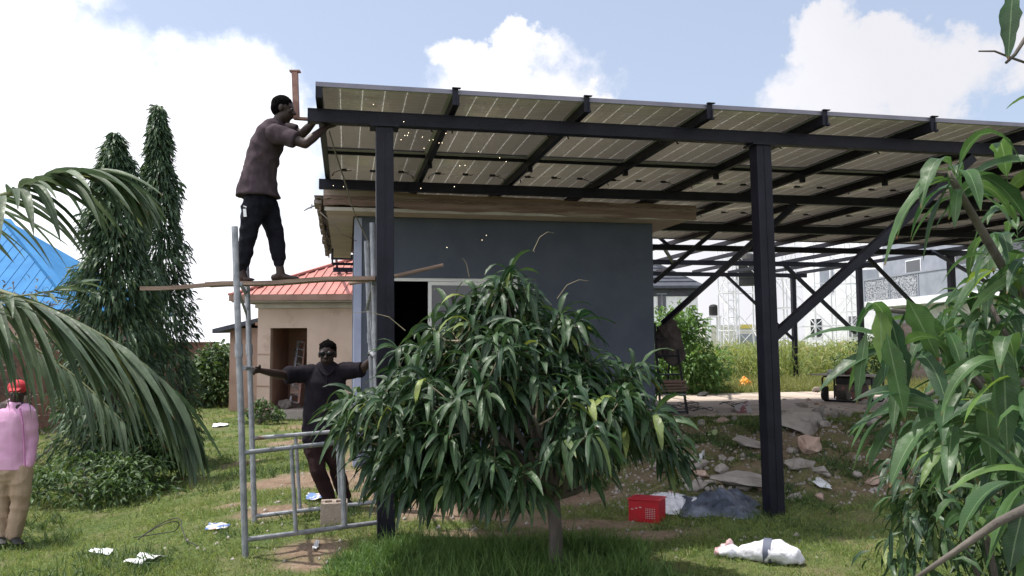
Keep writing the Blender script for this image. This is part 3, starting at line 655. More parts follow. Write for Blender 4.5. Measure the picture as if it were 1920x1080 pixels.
# upper worker: in profile, leaning towards the beam
def worker_top():
    Y = 7.12
    def q(x, y, dy=0): return at(x, y, Y + dy)
    t = thing('person', 'barefoot worker in brownish shirt and black joggers standing on the scaffold board', 'person', q(500, 527), 0)
    hc = q(531, 205); hs, ax, k = head(hc, (1, .12, -.12), (.12, 0, 1), .245)
    pel = q(486, 378); wa = q(487, 330); ch = q(503, 270); nk = q(520, 232)
    shn, shf = q(520, 250, -.17), q(528, 244, .17)
    eln, elf = q(572, 270, -.20), q(567, 251, .16); wrn, wrf = q(612, 238, -.05), q(591, 226, .12)
    hpn, hpf = q(476, 385, -.08), q(499, 385, .09)
    knn, knf = q(464, 448, -.06), q(517, 440, .10); ann, anf = q(453, 508, -.05), q(524, 497, .1); ton, tof = q(472, 524, -.06), q(556, 521, .09)
    sh = hs + [ring_tube([pel, wa, ch, q(512, 246)], [(.14, .10), (.125, .095), (.15, .11), (.16, .09)], (0, 1, 0)), ring_tube([q(514, 245), nk, hc - Vector((0, 0, .04))], [.066, .056, .058])]
    sh += [limb((shn, .056), (eln, .042)), limb((eln, .041), (eln.lerp(wrn, .35), .042), (wrn, .026)), limb((shf, .056), (elf, .042)), limb((elf, .041), (elf.lerp(wrf, .35), .042), (wrf, .026))]
    sh += hand(wrn, (q(640, 232) - wrn), (0.1, .1, 1), (0.2, 1, 0), .35, .95) + hand(wrf, (q(602, 205) - wrf), (1, 0, .2), (0, -1, .2), .9, .95)
    sh += [limb((hpn, .085), (hpn.lerp(knn, .5), .07), (knn, .052)), limb((knn, .052), (knn.lerp(ann, .35), .052), (ann, .034)), limb((hpf, .085), (hpf.lerp(knf, .5), .07), (knf, .052)), limb((knf, .052), (knf.lerp(anf, .35), .052), (anf, .034))]
    sh += foot(ann, ton) + foot(anf, tof)
    fuse('body', sh, mSkin, t, .0065, 1)
    eyes(hc, ax, k, t)
    u, f = ax[2], ax[1]
    fuse('hair', [ellipsoid(hc + (u * .038 - f * .016) * k, ax, (.078 * k, .092 * k, .084 * k)), ellipsoid(hc + (u * .008 - f * .036) * k, ax, (.075 * k, .070 * k, .076 * k))], mHair, t, .007, 1, .004, 60)
    # beard
    mS = pm('brown_grey_shirt', (.040, .029, .036), .9, (.060, .044, .052), 9, spec=.12, bump=.3, bscale=150, col3=(.085, .062, .068), scale3=5, con3=(.52, .75))
    def g(x, y, dy=0): return q(x, y, dy)
    shs = [ring_tube([g(483, 369), g(484, 345), g(488, 318), g(498, 280), g(509, 252), g(515, 240)], [(.19, .192), (.178, .160), (.168, .134), (.185, .135), (.19, .118), (.15, .085)], (0, 1, 0), 24, f0=True),
           cuff((shn + Vector((-.02, .02, .0)), .088), (shn.lerp(eln, .4), .074), (shn.lerp(eln, .66), .072)), cuff((shf, .082), (shf.lerp(elf, .7), .070)),
           ring_tube([g(517, 241), g(523, 230)], [.078, .066], f1=True)]
    fuse('shirt', shs, mS, t, .009, 1, .014, 9, 3)
    mT = pm('black_joggers', (.007, .007, .011), .9, (.012, .012, .018), 7, spec=.12, bump=.3, bscale=80)
    def leg(h, kn, an): return [limb((h, .100), (h.lerp(kn, .5), .085), (kn, .067)), limb((kn, .067), (kn.lerp(an, .4), .062), (kn.lerp(an, .80), .056), (kn.lerp(an, .84), .044), (kn.lerp(an, .93), .042))]
    fuse('trousers', leg(hpn, knn, ann) + leg(hpf, knf, anf) + [ring_tube([g(485, 362), g(486, 385)], [(.15, .12), (.16, .125)], (0, 1, 0))], mT, t, .009, 1, .016, 10, 8)
    mb = MB(); c = at(459, 399, Y - .185); mb.bar(c + Vector((-.003, 0, .035)), c + Vector((.004, 0, -.035)), .026, .006, (0, 1, 0)); mb.bar(c + Vector((-.012, 0, .06)), c + Vector((.014, 0, .05)), .010, .006, (0, 1, 0))
    mb.build('pocket_emblem', mWhite, t)
worker_top()

def worker_low():
    Y = 8.3
    def q(x, y, dy=0): return at(x, y, Y + dy)
    t = thing('person', 'man in black shirt and sunglasses standing behind scaffold with both arms stretched out', 'person', gp(618, 942), 0)
    hc = q(614, 664); hs, ax, k = head(hc, (.06, -1, -.04), (0.02, 0, 1), .262)
    pel = q(604, 826); wa = q(602, 785); ch = q(610, 730)
    sr, sl_ = q(577, 700), q(650, 696); er, el_ = q(533, 704, -.16), q(680, 692, -.05); wr, wl = q(489, 695, -.42), q(696, 674, -.12)
    hr, hl = q(587, 832), q(622, 832); kr, kl = q(597, 885, -.10), q(633, 885, .08); ar, al = q(618, 934), q(646, 932, .16); tr_, tl = q(612, 948, -.18), q(656, 945, .0)
    sh = hs + [ring_tube([pel, wa, ch, q(613, 700)], [(.15, .11), (.145, .105), (.17, .12), (.17, .09)], (1, 0, 0)), ring_tube([q(613, 700), q(614, 686), hc - Vector((0, 0, .04))], [.072, .062, .062])]
    sh += [limb((sr, .06), (er, .045)), limb((er, .044), (er.lerp(wr, .35), .044), (wr, .027)), limb((sl_, .06), (el_, .045)), limb((el_, .044), (el_.lerp(wl, .35), .044), (wl, .027))]
    sh += hand(wr, q(466, 692, -.55) - wr, (0, -1, -.2), (0, 0, 1), 1.0) + hand(wl, q(707, 660, -.2) - wl, (.4, -1, 0), (-.3, 0, 1), .8)
    sh += [limb((hr, .09), (hr.lerp(kr, .5), .08), (kr, .056)), limb((kr, .056), (kr.lerp(ar, .35), .056), (ar, .036)), limb((hl, .09), (hl.lerp(kl, .5), .08), (kl, .056)), limb((kl, .056), (kl.lerp(al, .35), .056), (al, .036))]
    fuse('body', sh, mSkin, t, .0068, 1)
    s_, f, u = ax
    hair = [ellipsoid(hc + (u * .052 - f * .018) * k, ax, (.079 * k, .092 * k, .078 * k)), ellipsoid(hc + (u * .02 - f * .048) * k, ax, (.076 * k, .062 * k, .07 * k))]
    rs = random.Random(3)
    for i in range(34): a = rs.uniform(0, 2 * PI); r = rs.uniform(0, .068); b_ = hc + u * (.120 - r * .75) * k - f * .012 + s_ * (r * math.cos(a)) + f * (r * math.sin(a)); hair.append(ring_tube([b_, b_ + (u * rs.uniform(.004, .020) + s_ * r * .4 * math.cos(a)) + f * .006], [.014, .009], None, 6))
    fuse('hair', hair, mHair, t, .006, 0, .003, 70)
    mb = MB(); mg = pm('dark_lens', (.003, .003, .004), .35, spec=.2)
    for q_ in (-1, 1): V, F = ellipsoid(hc + (u * .008 + f * .090 + s_ * q_ * .033) * k, ax, (.031 * k, .012, .021 * k), 8); mb.add(V, F); mb.bar(hc + (u * .016 + f * .080 + s_ * q_ * .062) * k, hc + (u * .012 - f * .01 + s_ * q_ * .082) * k, .006, .008)
    mb.bar(hc + (u * .016 + f * .100) * k - s_ * .012, hc + (u * .016 + f * .100) * k + s_ * .012, .006, .006); mb.build('sunglasses', mg, t, smooth=True)
    mS = pm('black_tshirt', (.010, .008, .012), .9, (.017, .014, .020), 8, spec=.12, bump=.3, bscale=120)
    shs = [ring_tube([q(603, 826), q(602, 790), q(605, 755), q(610, 718), q(613, 702), q(613, 692)], [(.198, .15), (.188, .145), (.188, .14), (.21, .145), (.20, .115), (.13, .09)], (1, 0, 0), 24, f0=True),
           cuff((sr + Vector((.03, 0, 0)), .095), (sr.lerp(er, .5), .082), (sr.lerp(er, .95), .086)), cuff((sl_ - Vector((.03, 0, 0)), .092), (sl_.lerp(el_, .6), .078), (sl_.lerp(el_, 1), .078)), ring_tube([q(613, 694), q(614, 684)], [.088, .078], f1=True)]
    fuse('shirt', shs, mS, t, .010, 1, .010, 7, 5)
    mb = MB(); mb.tube([q(598, 690, -.09), q(606, 700, -.125), q(613, 704, -.135), q(620, 700, -.125), q(628, 690, -.09)], .012, 6); mb.tube([q(613, 704, -.14), q(613, 722, -.15)], .006, 5); mb.build('collar', mS, t)
    mT = pm('maroon_trousers', (.022, .011, .012), .9, (.034, .018, .019), 6, spec=.12, bump=.3, bscale=80)
    def leg(h, kn, an): return [limb((h, .102), (h.lerp(kn, .5), .092), (kn, .074)), limb((kn, .074), (kn.lerp(an, .4), .070), (kn.lerp(an, .98), .060))]
    fuse('trousers', leg(hr, kr, ar) + leg(hl, kl, al) + [ring_tube([q(603, 812), q(604, 832)], [(.175, .13), (.18, .13)], (1, 0, 0))], mT, t, .009, 1, .012, 8, 12)
    for a, to in ((ar, tr_), (al, tl)):
        fuse('shoe', foot(a, to, .045), mRubber, t, .008, 1)
worker_low()

def man_pink():
    Y = 8.0; _g = at(22, 1005, Y); DZ = Vector((0, 0, tz(_g.x, _g.y) - _g.z + .02))
    def q(x, y, dy=0): return at(x, y, Y + dy) + DZ
    t = thing('person', 'man in pink long sleeved shirt, khaki trousers and red cap standing behind the palm frond', 'person', gp(22, 1005), 0)
    hc = q(33, 722); hs, ax, k = head(hc, (.35, -1, -.06), (0, 0, 1), .225)
    sr, sl_ = q(-12, 762), q(52, 760); er, el_ = q(-22, 812, .03), q(57, 808, .06); wr, wl = q(-14, 860, -.08), q(52, 855, .0)
    hr, hl = q(5, 868), q(40, 868); kr, kl = q(3, 932), q(38, 932); ar, al = q(2, 990), q(26, 992); tr_, tl = q(4, 1005, -.16), q(38, 1005, -.14)
    sh = hs + [ring_tube([q(20, 870), q(20, 825), q(22, 780), q(26, 752)], [(.15, .11), (.15, .11), (.17, .12), (.15, .09)], (1, 0, 0)), ring_tube([q(27, 755), q(31, 741), hc - Vector((0, 0, .04))], [.072, .06, .06])]
    sh += [limb((sr, .05), (er, .042), (wr, .027)), limb((sl_, .05), (el_, .042), (wl, .027))] + hand(wr, (0.05, -.1, -1), (1, 0, 0), (0, -1, 0), .4) + hand(wl, (-.1, -.1, -1), (-1, 0, 0), (0, -1, 0), .4)
    sh += [limb((hr, .09), (kr, .056), (ar, .036)), limb((hl, .09), (kl, .056), (al, .036))]
    fuse('body', sh, mSkin, t, .0075, 1); eyes(hc, ax, k, t)
    s_, f, u = ax
    fuse('cap', [ellipsoid(hc + u * .048 - f * .006, ax, (.086, .100, .080)), ring_tube([hc + u * .045 + f * .07, hc + u * .030 + f * .150], [(.06, .012), (.045, .008)], s_)], pm('red_cap', (.45, .02, .03), .8, (.38, .02, .03), 9), t, .007, 1)
    mS = pm('pink_shirt', (.56, .30, .47), .85, (.64, .37, .54), 6, spec=.12, bump=.3, bscale=120)
    shs = [ring_tube([q(19, 866), q(19, 835), q(20, 800), q(22, 775), q(25, 757), q(26, 750)], [(.192, .145), (.188, .14), (.185, .14), (.195, .135), (.185, .11), (.12, .085)], (1, 0, 0), 24, f0=True),
           limb((sr + Vector((.02, 0, 0)), .092), (er, .074), (wr, .054)), limb((sl_ - Vector((.02, 0, 0)), .092), (el_, .074), (wl, .056)), ring_tube([q(26, 752), q(28, 746)], [.082, .074], f1=True)]
    fuse('shirt', shs, mS, t, .011, 1, .012, 7, 21)
    mb = MB(); mb.tube([q(38, 752, -.12), q(43, 780, -.165), q(46, 820, -.17), q(47, 860, -.175)], .009, 5); mb.build('placket', pm('pink_trim', (.40, .15, .31), .8), t)
    mT = pm('khaki_trousers', (.30, .215, .15), .85, (.36, .27, .195), 6, spec=.12, bump=.3, bscale=80)
    def leg(h, kn, an): return [limb((h, .104), (h.lerp(kn, .5), .094), (kn, .078)), limb((kn, .078), (kn.lerp(an, .4), .074), (kn.lerp(an, .97), .064))]
    fuse('trousers', leg(hr, kr, ar) + leg(hl, kl, al) + [ring_tube([q(20, 850), q(21, 872)], [(.17, .13), (.178, .13)], (1, 0, 0))], mT, t, .010, 1, .012, 8, 31)
    for a, to in ((ar, tr_), (al, tl)): fuse('shoe', foot(a, to, .045), mRubber, t, .008, 1)
man_pink()

# ------------------------------------------------------------------ foliage tools
def nrmz(a): return a / np.maximum(np.linalg.norm(a, axis=-1, keepdims=True), 1e-9)
def leaves(B, D, Ln, W, droop, fold=.25, seg=6, petiole=.08, roll=None, prof='lance', wave=0., curl=1.0):
    """many blade leaves as folded strips: B base, D start direction; returns V, F(quads), UV"""
    B = np.asarray(B, float); D = nrmz(np.asarray(D, float)); n = len(B); Ln = np.broadcast_to(Ln, (n,)); W = np.broadcast_to(W, (n,)); droop = np.broadcast_to(droop, (n,))
    roll = RNG.normal(0, .5, n) if roll is None else np.broadcast_to(roll, (n,))
    up_ = np.array([0, 0, 1.]); pos = B.copy(); Vs = []; UVs = []
    side0 = np.cross(D, up_); bad = np.linalg.norm(side0, axis=1) < .05; side0[bad] = np.cross(D[bad], [1., 0, 0]); side0 = nrmz(side0)
    ph = RNG.uniform(0, 6.28, n)
    for i in range(seg + 1):
        s_ = i / seg; d = nrmz(D + np.array([0, 0, -1.]) * (droop * s_ ** curl * 1.0)[:, None])
        nn = nrmz(np.cross(side0, d)); c, sn = np.cos(roll)[:, None], np.sin(roll)[:, None]; sd_ = side0 * c + nn * sn; nn2 = nrmz(np.cross(sd_, d))
        if i: pos = pos + d * (Ln / seg)[:, None]
        if prof == 'lance':
            q = max(0, (s_ - petiole) / (1 - petiole)); w = (math.sin(PI * q ** .72) ** .85 if 0 < q < 1 else 0) + .04
        elif prof == 'grass': w = (1 - s_) ** .7 + .03
        elif prof == 'palm': w = min(1, .35 + s_ * 4) * (1 - s_ ** 2.2) + .03
        w = W * w / 2
        wl = w * (1 + (RNG.normal(0, .13, n) if prof == 'lance' and seg > 4 else 0)); wr = w * (1 + (RNG.normal(0, .13, n) if prof == 'lance' and seg > 4 else 0)); wv = (np.sin(ph + s_ * 9) * wave * Ln)[:, None] * nn2
        Vs.append(np.stack([pos - sd_ * wl[:, None] + nn2 * (w * fold)[:, None] + wv * .5, pos + 0 * wv, pos + sd_ * wr[:, None] + nn2 * (w * fold)[:, None] - wv * .5], 1))
        UVs.append(np.tile(np.array([[0, s_], [.5, s_], [1, s_]]), (n, 1, 1)))
    V = np.stack(Vs, 1).reshape(-1, 3); UV = np.stack(UVs, 1).reshape(-1, 2)
    per = (seg + 1) * 3; f = []
    for i in range(seg):
        for j in (0, 1): a = i * 3 + j; f.append((a, a + 1, a + 4, a + 3))
    F = (np.array(f)[None] + (np.arange(n) * per)[:, None, None]).reshape(-1, 4)
    return V, F, UV
def join(parts):
    V = []; F = []; U = []; b = 0
    for v, f, u in parts: V.append(v); F.append(f + b); U.append(u); b += len(v)
    return np.concatenate(V), np.concatenate(F), np.concatenate(U)
def rosettes(C, A, n, L, W, rng=RNG, spread=(.25, 1.25), droop=(.8, 1.8), hang=.0, up=.25):
    """C centres, A axis of each shoot; n leaves around each"""
    B = []; D = []; Ls = []; Ws = []; Dr = []
    for c, a in zip(C, A):
        a = nrmz(np.asarray(a, float)); k = int(n * rng.uniform(.7, 1.3)); t = np.cross(a, [0.3, .1, 1.]); t = nrmz(t); b = np.cross(a, t); ph0 = rng.uniform(0, 6.28)
        for i in range(k):
            ph = ph0 + i * 2.399; th = spread[0] + (spread[1] - spread[0]) * ((i + .5) / k) ** .8 + rng.normal(0, .12)
            d = a * math.cos(th) + (t * math.cos(ph) + b * math.sin(ph)) * math.sin(th); d[2] += up - hang
            sc = rng.uniform(.72, 1.12); B.append(c - a * (.05 * L / .2) * (i / k) * 1.2); D.append(d); Ls.append(L * sc); Ws.append(W * sc * rng.uniform(.85, 1.15)); Dr.append(rng.uniform(*droop))
    return np.array(B), np.array(D), np.array(Ls), np.array(Ws), np.array(Dr)
mMango = leaf_mat('mango_leaf', (.007, .030, .013), (.036, .076, .025), .42, .18, rib=(.12, .17, .08), c3=(.16, .20, .04), spec=.4)
mMangoNear = leaf_mat('mango_leaf_near', (.014, .046, .018), (.052, .110, .032), .40, .34, rib=(.15, .22, .11), c3=(.12, .20, .04), spec=.4)
mPoly = leaf_mat('mast_leaf', (.020, .052, .026), (.065, .112, .046), .45, .2, c3=(.10, .15, .04))
mPalm = leaf_mat('palm_leaflet', (.034, .066, .034), (.085, .122, .066), .5, .25, rib=(.18, .22, .13), c3=(.20, .22, .07))
mBush = leaf_mat('bush_leaf', (.020, .050, .016), (.07, .13, .03), .5, .25)
mBushLight = leaf_mat('bright_bush_leaf', (.07, .15, .04), (.14, .26, .07), .5, .3)
mCorn = leaf_mat('maize_leaf', (.12, .19, .045), (.24, .26, .09), .55, .35, c3=(.36, .30, .14))
mGrass = leaf_mat('grass_blade', (.085, .145, .034), (.19, .24, .072), .6, .32, c3=(.34, .29, .15))
mLush = leaf_mat('lush_grass', (.055, .125, .028), (.12, .205, .055), .55, .3)

# central mango tree
def mango():
    base = gp(1042, 1080); base.z = tz(base.x, base.y)
    Yc = 5.95
    t = thing('mango_tree', 'young mango tree with drooping dark green leaves standing in front of the slate blue wall', 'tree', base)
    def q(x, y, dy=0): return at(x, y, Yc + dy)
    prof = [(535, 955, 6), (565, 945, 60), (610, 935, 108), (650, 938, 155), (700, 930, 215), (740, 926, 262), (780, 932, 276), (850, 958, 282), (910, 965, 272), (935, 965, 240)]
    rng = np.random.default_rng(5); C = []; A = []
    def lerp_prof(y):
        for a, b in zip(prof, prof[1:]):
            if a[0] <= y <= b[0]: f = (y - a[0]) / (b[0] - a[0]); return a[1] + (b[1] - a[1]) * f, a[2] + (b[2] - a[2]) * f
        return prof[-1][1:]
    tries = 0; x0_ = lambda th, rr, cx: cx + math.cos(th) * rr
    while len(C) < 215 and tries < 9000:
        tries += 1; y = rng.uniform(535, 920) if rng.random() < .8 else rng.uniform(700, 905); cx, r = lerp_prof(y); th = rng.uniform(0, 2 * PI); rr = r * (rng.uniform(.35, 1) ** .45) * .9
        if y > 850 and (rr < 150 or abs(x0_(th, rr, cx) - 1060) < 60): continue                       # open below the crown around the trunk
        wob = 1 + .20 * math.sin(th * 3 + y * .02) + .14 * math.sin(th * 6 - y * .06)
        if y > 815 and 1085 < cx + math.cos(th) * rr < 1235: continue
        p = q(cx + math.cos(th) * rr * wob, y, math.sin(th) * rr / F_PX * Yc * wob * .9)
        p = np.array(p)
        if any(np.sum((p - c) ** 2) < .150 ** 2 for c in C): continue
        if noise.noise(Vector(p * 2.3) + Vector((3, 0, 1))) < -.10: continue
        if 850 < cx + math.cos(th) * rr < 1020 and 760 < y < 850 and math.sin(th) < 0: continue
        out = np.array([math.cos(th), math.sin(th), .9 if y < 800 else .25]); C.append(p); A.append(out + rng.normal(0, .22, 3))
    for (x, y, dy) in [(955, 512, 0), (960, 522, .08), (940, 535, -.1), (990, 545, -.05), (920, 548, .05), (878, 562, 0), (1050, 590, 0), (1080, 605, -.1), (810, 615, -.2), (745, 655, 0), (668, 745, -.1), (640, 765, 0), (650, 800, -.3), (1200, 690, 0), (1180, 700, .2), (1225, 770, 0), (1240, 800, -.1), (1258, 835, 0), (1262, 860, .1),
                       (720, 900, -.2), (760, 900, -.5), (700, 860, -.3), (900, 885, -.6), (1112, 870, -.3), (1100, 840, .2), (820, 880, -.5)]:
        C.append(np.array(q(x, y, dy))); A.append(np.array([(x - 950) / 300, -.3, .5]))
    B, D, L, W, Dr = rosettes(C, A, 16, .30, .044, rng, spread=(.25, 1.65), droop=(.9, 2.9), up=.24)
    V, F, UV = leaves(B, D, L, W, Dr, .35, 6, .10, RNG.normal(0, .5, len(B)), wave=.018, curl=.95)
    np_mesh('crown', V, F, UV, [mMango], parent=t)
    # trunk and limbs
    fork = q(1036, 925); mb = MB()
    mb.tube([base - Vector((0, 0, .1)), base + Vector((0, 0, .05)), base.lerp(fork, .5) + Vector((.012, 0, 0)), fork], [.066, .056, .048, .05], 12); mb.build('trunk', mBark, t, smooth=True)
    limbs = []
    ends = [(950, 560, 0), (1000, 640, -.1), (860, 640, -.3), (1100, 660, .1), (760, 720, -.1), (700, 780, .2), (880, 760, -.7), (1000, 780, -.8), (1180, 730, .0), (1215, 810, -.3), (1100, 820, -.7), (820, 700, .7), (1050, 720, .7), (1150, 800, .6), (740, 840, -.4), (930, 620, .5)]
    L2 = [fork]; k = 0
    for (x, y, dy) in ends:
        e = q(x, y, dy); m1 = fork.lerp(e, .35) + Vector((0, 0, -.10 if y > 700 else .03)); m2 = fork.lerp(e, .7) + Vector((.03 * math.sin(k), .03, .0)); k += 1
        mb = MB(); pts = [fork - Vector((0, 0, .03)), m1, m2, e]; cu = [];
        for i in range(13):
            f = i / 12 * 3; j = min(int(f), 2); g = f - j; p0, p1, p2, p3 = pts[max(j - 1, 0)], pts[j], pts[j + 1], pts[min(j + 2, 3)]
            cu.append(.5 * ((2 * p1) + (p2 - p0) * g + (2 * p0 - 5 * p1 + 4 * p2 - p3) * g * g + (3 * p1 - p0 - 3 * p2 + p3) * g ** 3))
        mb.tube(cu, [.030 - .023 * i / 12 for i in range(13)], 7); mb.build('limb', mBark, t, smooth=True); L2 += cu[3:]
    mb = MB(); P_ = np.array([tuple(p) for p in L2])
    for c, a in zip(C, A):
        d = np.sum((P_ - c) ** 2, 1); j = int(np.argmin(d + (P_[:, 2] > c[2] + .15) * .5)); s0 = Vector(P_[j]); e = Vector(c); mid = s0.lerp(e, .5) + Vector((0, 0, -.04)); mb.tube([s0, mid, e], [.008, .006, .004], 4, cap=False)
    for (x, y, dy, dx) in [(880, 520, 0, -5), (1000, 470, 0, 12), (1045, 560, 0, 18), (760, 620, -.1, -30)]:
        a = q(x, y, dy); m2 = MB(); m2.tube([a, a + Vector((dx * .004, 0, .10)), a + Vector((dx * .009, 0, .14)), a + Vector((dx * .013, 0, .13))], [.004, .003, .002, .0015], 4); m2.build('dry_stalk', mTwig, t)
    mb.build('twigs', mTwig, t)['kind'] = 'stuff'
mango()

# big mango at the right edge, its outer shoots close to the camera
def mango_right():
    base = Vector((2.35, 2.7, tz(2.35, 2.7)))
    t = thing('mango_tree', 'near mango tree at the right edge with large pale ribbed leaves hanging close to view', 'tree', base)
    rng = np.random.default_rng(9)
    C = []; A = []; Ls = []
    S1 = [(1792, 325, 2.25, -.5, .9), (1890, 350, 2.3, .1, .9), (1870, 470, 2.5, -.3, .6), (1672, 640, 2.35, -.8, .3), (1755, 600, 2.4, -.6, .5), (1850, 610, 2.3, .0, .6), (1905, 690, 2.0, -.4, .5), (1800, 690, 2.6, -.6, .3),
          (1700, 760, 2.5, -.9, .2), (1775, 770, 2.2, -.5, .4), (1870, 790, 2.3, -.2, .4), (1915, 560, 2.4, .2, .7), (1850, 540, 2.8, -.2, .7), (1910, 430, 2.7, 0, .7), (1960, 900, 1.9, -.7, .3), (1890, 830, 2.5, -.4, .2), (1790, 830, 2.7, -.5, .1), (1890, 640, 2.9, 0, .5), (1940, 760, 2.4, -.4, .4), (1940, 500, 2.2, -.5, .5)]
    parts = []
    for (x, y, Y, ax_, az_) in S1:
        c = at(x, y, Y); C.append(np.array(c)); A.append(np.array([ax_, -.25, az_ + .3])); 
    B, D, L, W, Dr = rosettes(C, A, 10, .26, .042, rng, spread=(.3, 1.5), droop=(.9, 2.6), up=.25)
    parts.append(leaves(B, D, L, W, Dr, .3, 9, .12, RNG.normal(0, .45, len(B)), wave=.012, curl=.9))
    # hand placed large leaves: start px, direction, length
    H = [(1905, 905, 1.2, (-.9, .1, .25), .13, .036, 2.6), (1925, 900, 1.2, (-1, .1, -.1), .10, .030, 1.2), (1925, 930, 1.25, (-.3, 0, -.8), .12, .034, .6), (1915, 990, 1.25, (.1, 0, -1), .12, .034, .4),
         (1650, 575, 2.3, (0, 0, -1), .17, .05, .2), (1668, 590, 2.35, (.25, 0, -1), .22, .05, .2), (1625, 620, 2.35, (-.2, 0, -1), .22, .035, .3), (1662, 625, 2.2, (.2, 0, -1), .24, .055, .2), (1700, 560, 2.3, (.45, 0, -.8), .20, .062, .3), (1900, -30, 1.6, (-.12, 0, -1), .16, .035, .05),
         (1930, 178, 1.7, (-.7, 0, -.25), .06, .012, .4), (1790, 335, 2.2, (-.75, 0, .3), .34, .045, 3.2), (1785, 340, 2.2, (-.35, 0, -.4), .24, .06, 1.8), (1800, 330, 2.2, (.6, 0, .3), .30, .06, 2.6), (1690, 775, 2.4, (-.9, 0, .25), .24, .055, 2.9), (1700, 770, 2.4, (-.5, 0, -.3), .22, .05, 1.5), (1680, 770, 2.4, (-1, 0, -.1), .16, .035, .6),
         (1880, 645, 2.0, (0, 0, -1), .27, .06, .1), (1845, 720, 2.2, (.05, 0, -1), .24, .055, .1)]
    for (x, y, Y, d, l, w, dr) in H: parts.append(leaves([np.array(at(x, y, Y))], [d], l, w, dr, .28, 12, .06, 0.9 if abs(d[2]) > .7 else rng.normal(0, .3), wave=.01, curl=.9))
    # denser shade foliage behind and below
    C = []; A = []
    for i in range(48):
        y = rng.uniform(560, 960); xl = np.interp(y, [430, 560, 700, 800, 900, 960], [1880, 1760, 1760, 1740, 1775, 1820]); x = rng.uniform(xl, 2150); Y = rng.uniform(2.6, 4.0)
        C.append(np.array(at(x, y, Y))); A.append(np.array([-.5 + rng.normal(0, .5), -.3, .4]))
    B, D, L, W, Dr = rosettes(C, A, 11, .21, .042, rng, spread=(.3, 1.5), droop=(1.0, 2.8), up=.15)
    parts.append(leaves(B, D, L, W, Dr, .3, 6, .12, RNG.normal(0, .45, len(B)), wave=.012))
    V, F, UV = join(parts); np_mesh('crown', V, F, UV, [mMangoNear], parent=t)
    mb = MB(); mb.tube([base - Vector((0, 0, .1)), base + Vector((-.02, .05, .6)), base + Vector((.06, .1, 1.3)), base + Vector((0, .05, 2.1)), base + Vector((-.1, .0, 2.9))], [.10, .085, .075, .06, .04], 12); mb.build('trunk', mBark, t, smooth=True)
    def br(pts, r0, r1):
        mb = MB(); n = len(pts); mb.tube(pts, [r0 + (r1 - r0) * i / (n - 1) for i in range(n)], 8); mb.build('branch', mBark, t, smooth=True)
    br([base + Vector((0, .05, 2.0)), at(1985, 640, 2.6), at(1880, 500, 2.45), at(1790, 345, 2.25), at(1780, 320, 2.25)], .022, .006)
    br([base + Vector((0, .05, 1.6)), at(1980, 800, 2.6), at(1850, 560, 2.5)], .02, .007)
    br([base + Vector((0, .0, 1.7)), at(1960, 800, 2.4), at(1860, 745, 2.4), at(1700, 585, 2.4), at(1640, 580, 2.35)], .018, .005)
    br([base + Vector((0, .05, 1.5)), at(1960, 720, 2.5), at(1800, 710, 2.5), at(1690, 765, 2.45)], .018, .006)
    br([at(1700, 1095, 1.35), at(1790, 1035, 1.3), at(1870, 980, 1.25), at(1940, 945, 1.25), base + Vector((0, -.1, 1.5))], .003, .010)
    br([at(1835, 96, 1.7), at(1865, 96, 1.7), at(1895, 108, 1.7), at(1930, 120, 1.7)], .0018, .003)
    br([at(1886, 118, 1.7), at(1903, 102, 1.7), at(1930, 60, 1.7)], .003, .005)
    br([base + Vector((0, .05, 2.5)), at(2050, 100, 2.2), at(1930, -20, 1.65), at(1900, -35, 1.6)], .02, .004)
mango_right()
def shrub(name, label, c, R, n, L, W, mat, cat='bush', hole=.35, seed=1, droop=(.4, 1.6), stem=True, power=.35):
    t = thing(name, label, cat, (c[0], c[1], tz(c[0], c[1]))); rng = np.random.default_rng(seed)
    nc = max(6, n // 60); cl = []
    for i in range(nc):
        th = rng.uniform(0, 2 * PI); z = rng.uniform(.05, 1); r = math.sqrt(max(0, 1 - (abs(z - .35) / .68) ** 2.2)) * rng.uniform(.5, .95); cl.append((math.cos(th) * r * R[0], math.sin(th) * r * R[1], z * R[2]))
    cl = np.array(cl); idx = rng.integers(0, nc, n); off = rng.normal(0, 1, (n, 3)); off = nrmz(off) * (rng.uniform(0, 1, (n, 1)) ** power) * np.array([R[0], R[1], R[2] * .6]) * .33
    B = cl[idx] + off; B[:, 2] = np.maximum(B[:, 2], .02); D = off + rng.normal(0, .12, (n, 3)) + np.array([0, 0, .08]); B = B + np.array([c[0], c[1], tz(c[0], c[1])])
    V, F, UV = leaves(B, D, L * rng.uniform(.7, 1.2, n), W * rng.uniform(.8, 1.2, n), rng.uniform(*droop, n), .3, 3, .05)
    np_mesh('foliage', V, F, UV, [mat], parent=t)
    if stem:
        mb = MB(); b = Vector((c[0], c[1], tz(c[0], c[1])))
        for i in range(6): e = b + Vector(cl[i]) ; mb.tube([b, b.lerp(e, .5) + Vector((0, 0, .1)), e], [.02, .012, .005], 5)
        mb.build('stem', mBark, t)
    return t
c = gp(1850, 1000); shrub('mango_tree', 'low dark mango sapling with hanging leaves under the near mango branches', at(1880, 900, 4.6), (.62, .6, 1.25), 1500, .17, .033, mMango, 'tree', seed=4, droop=(1.2, 3))

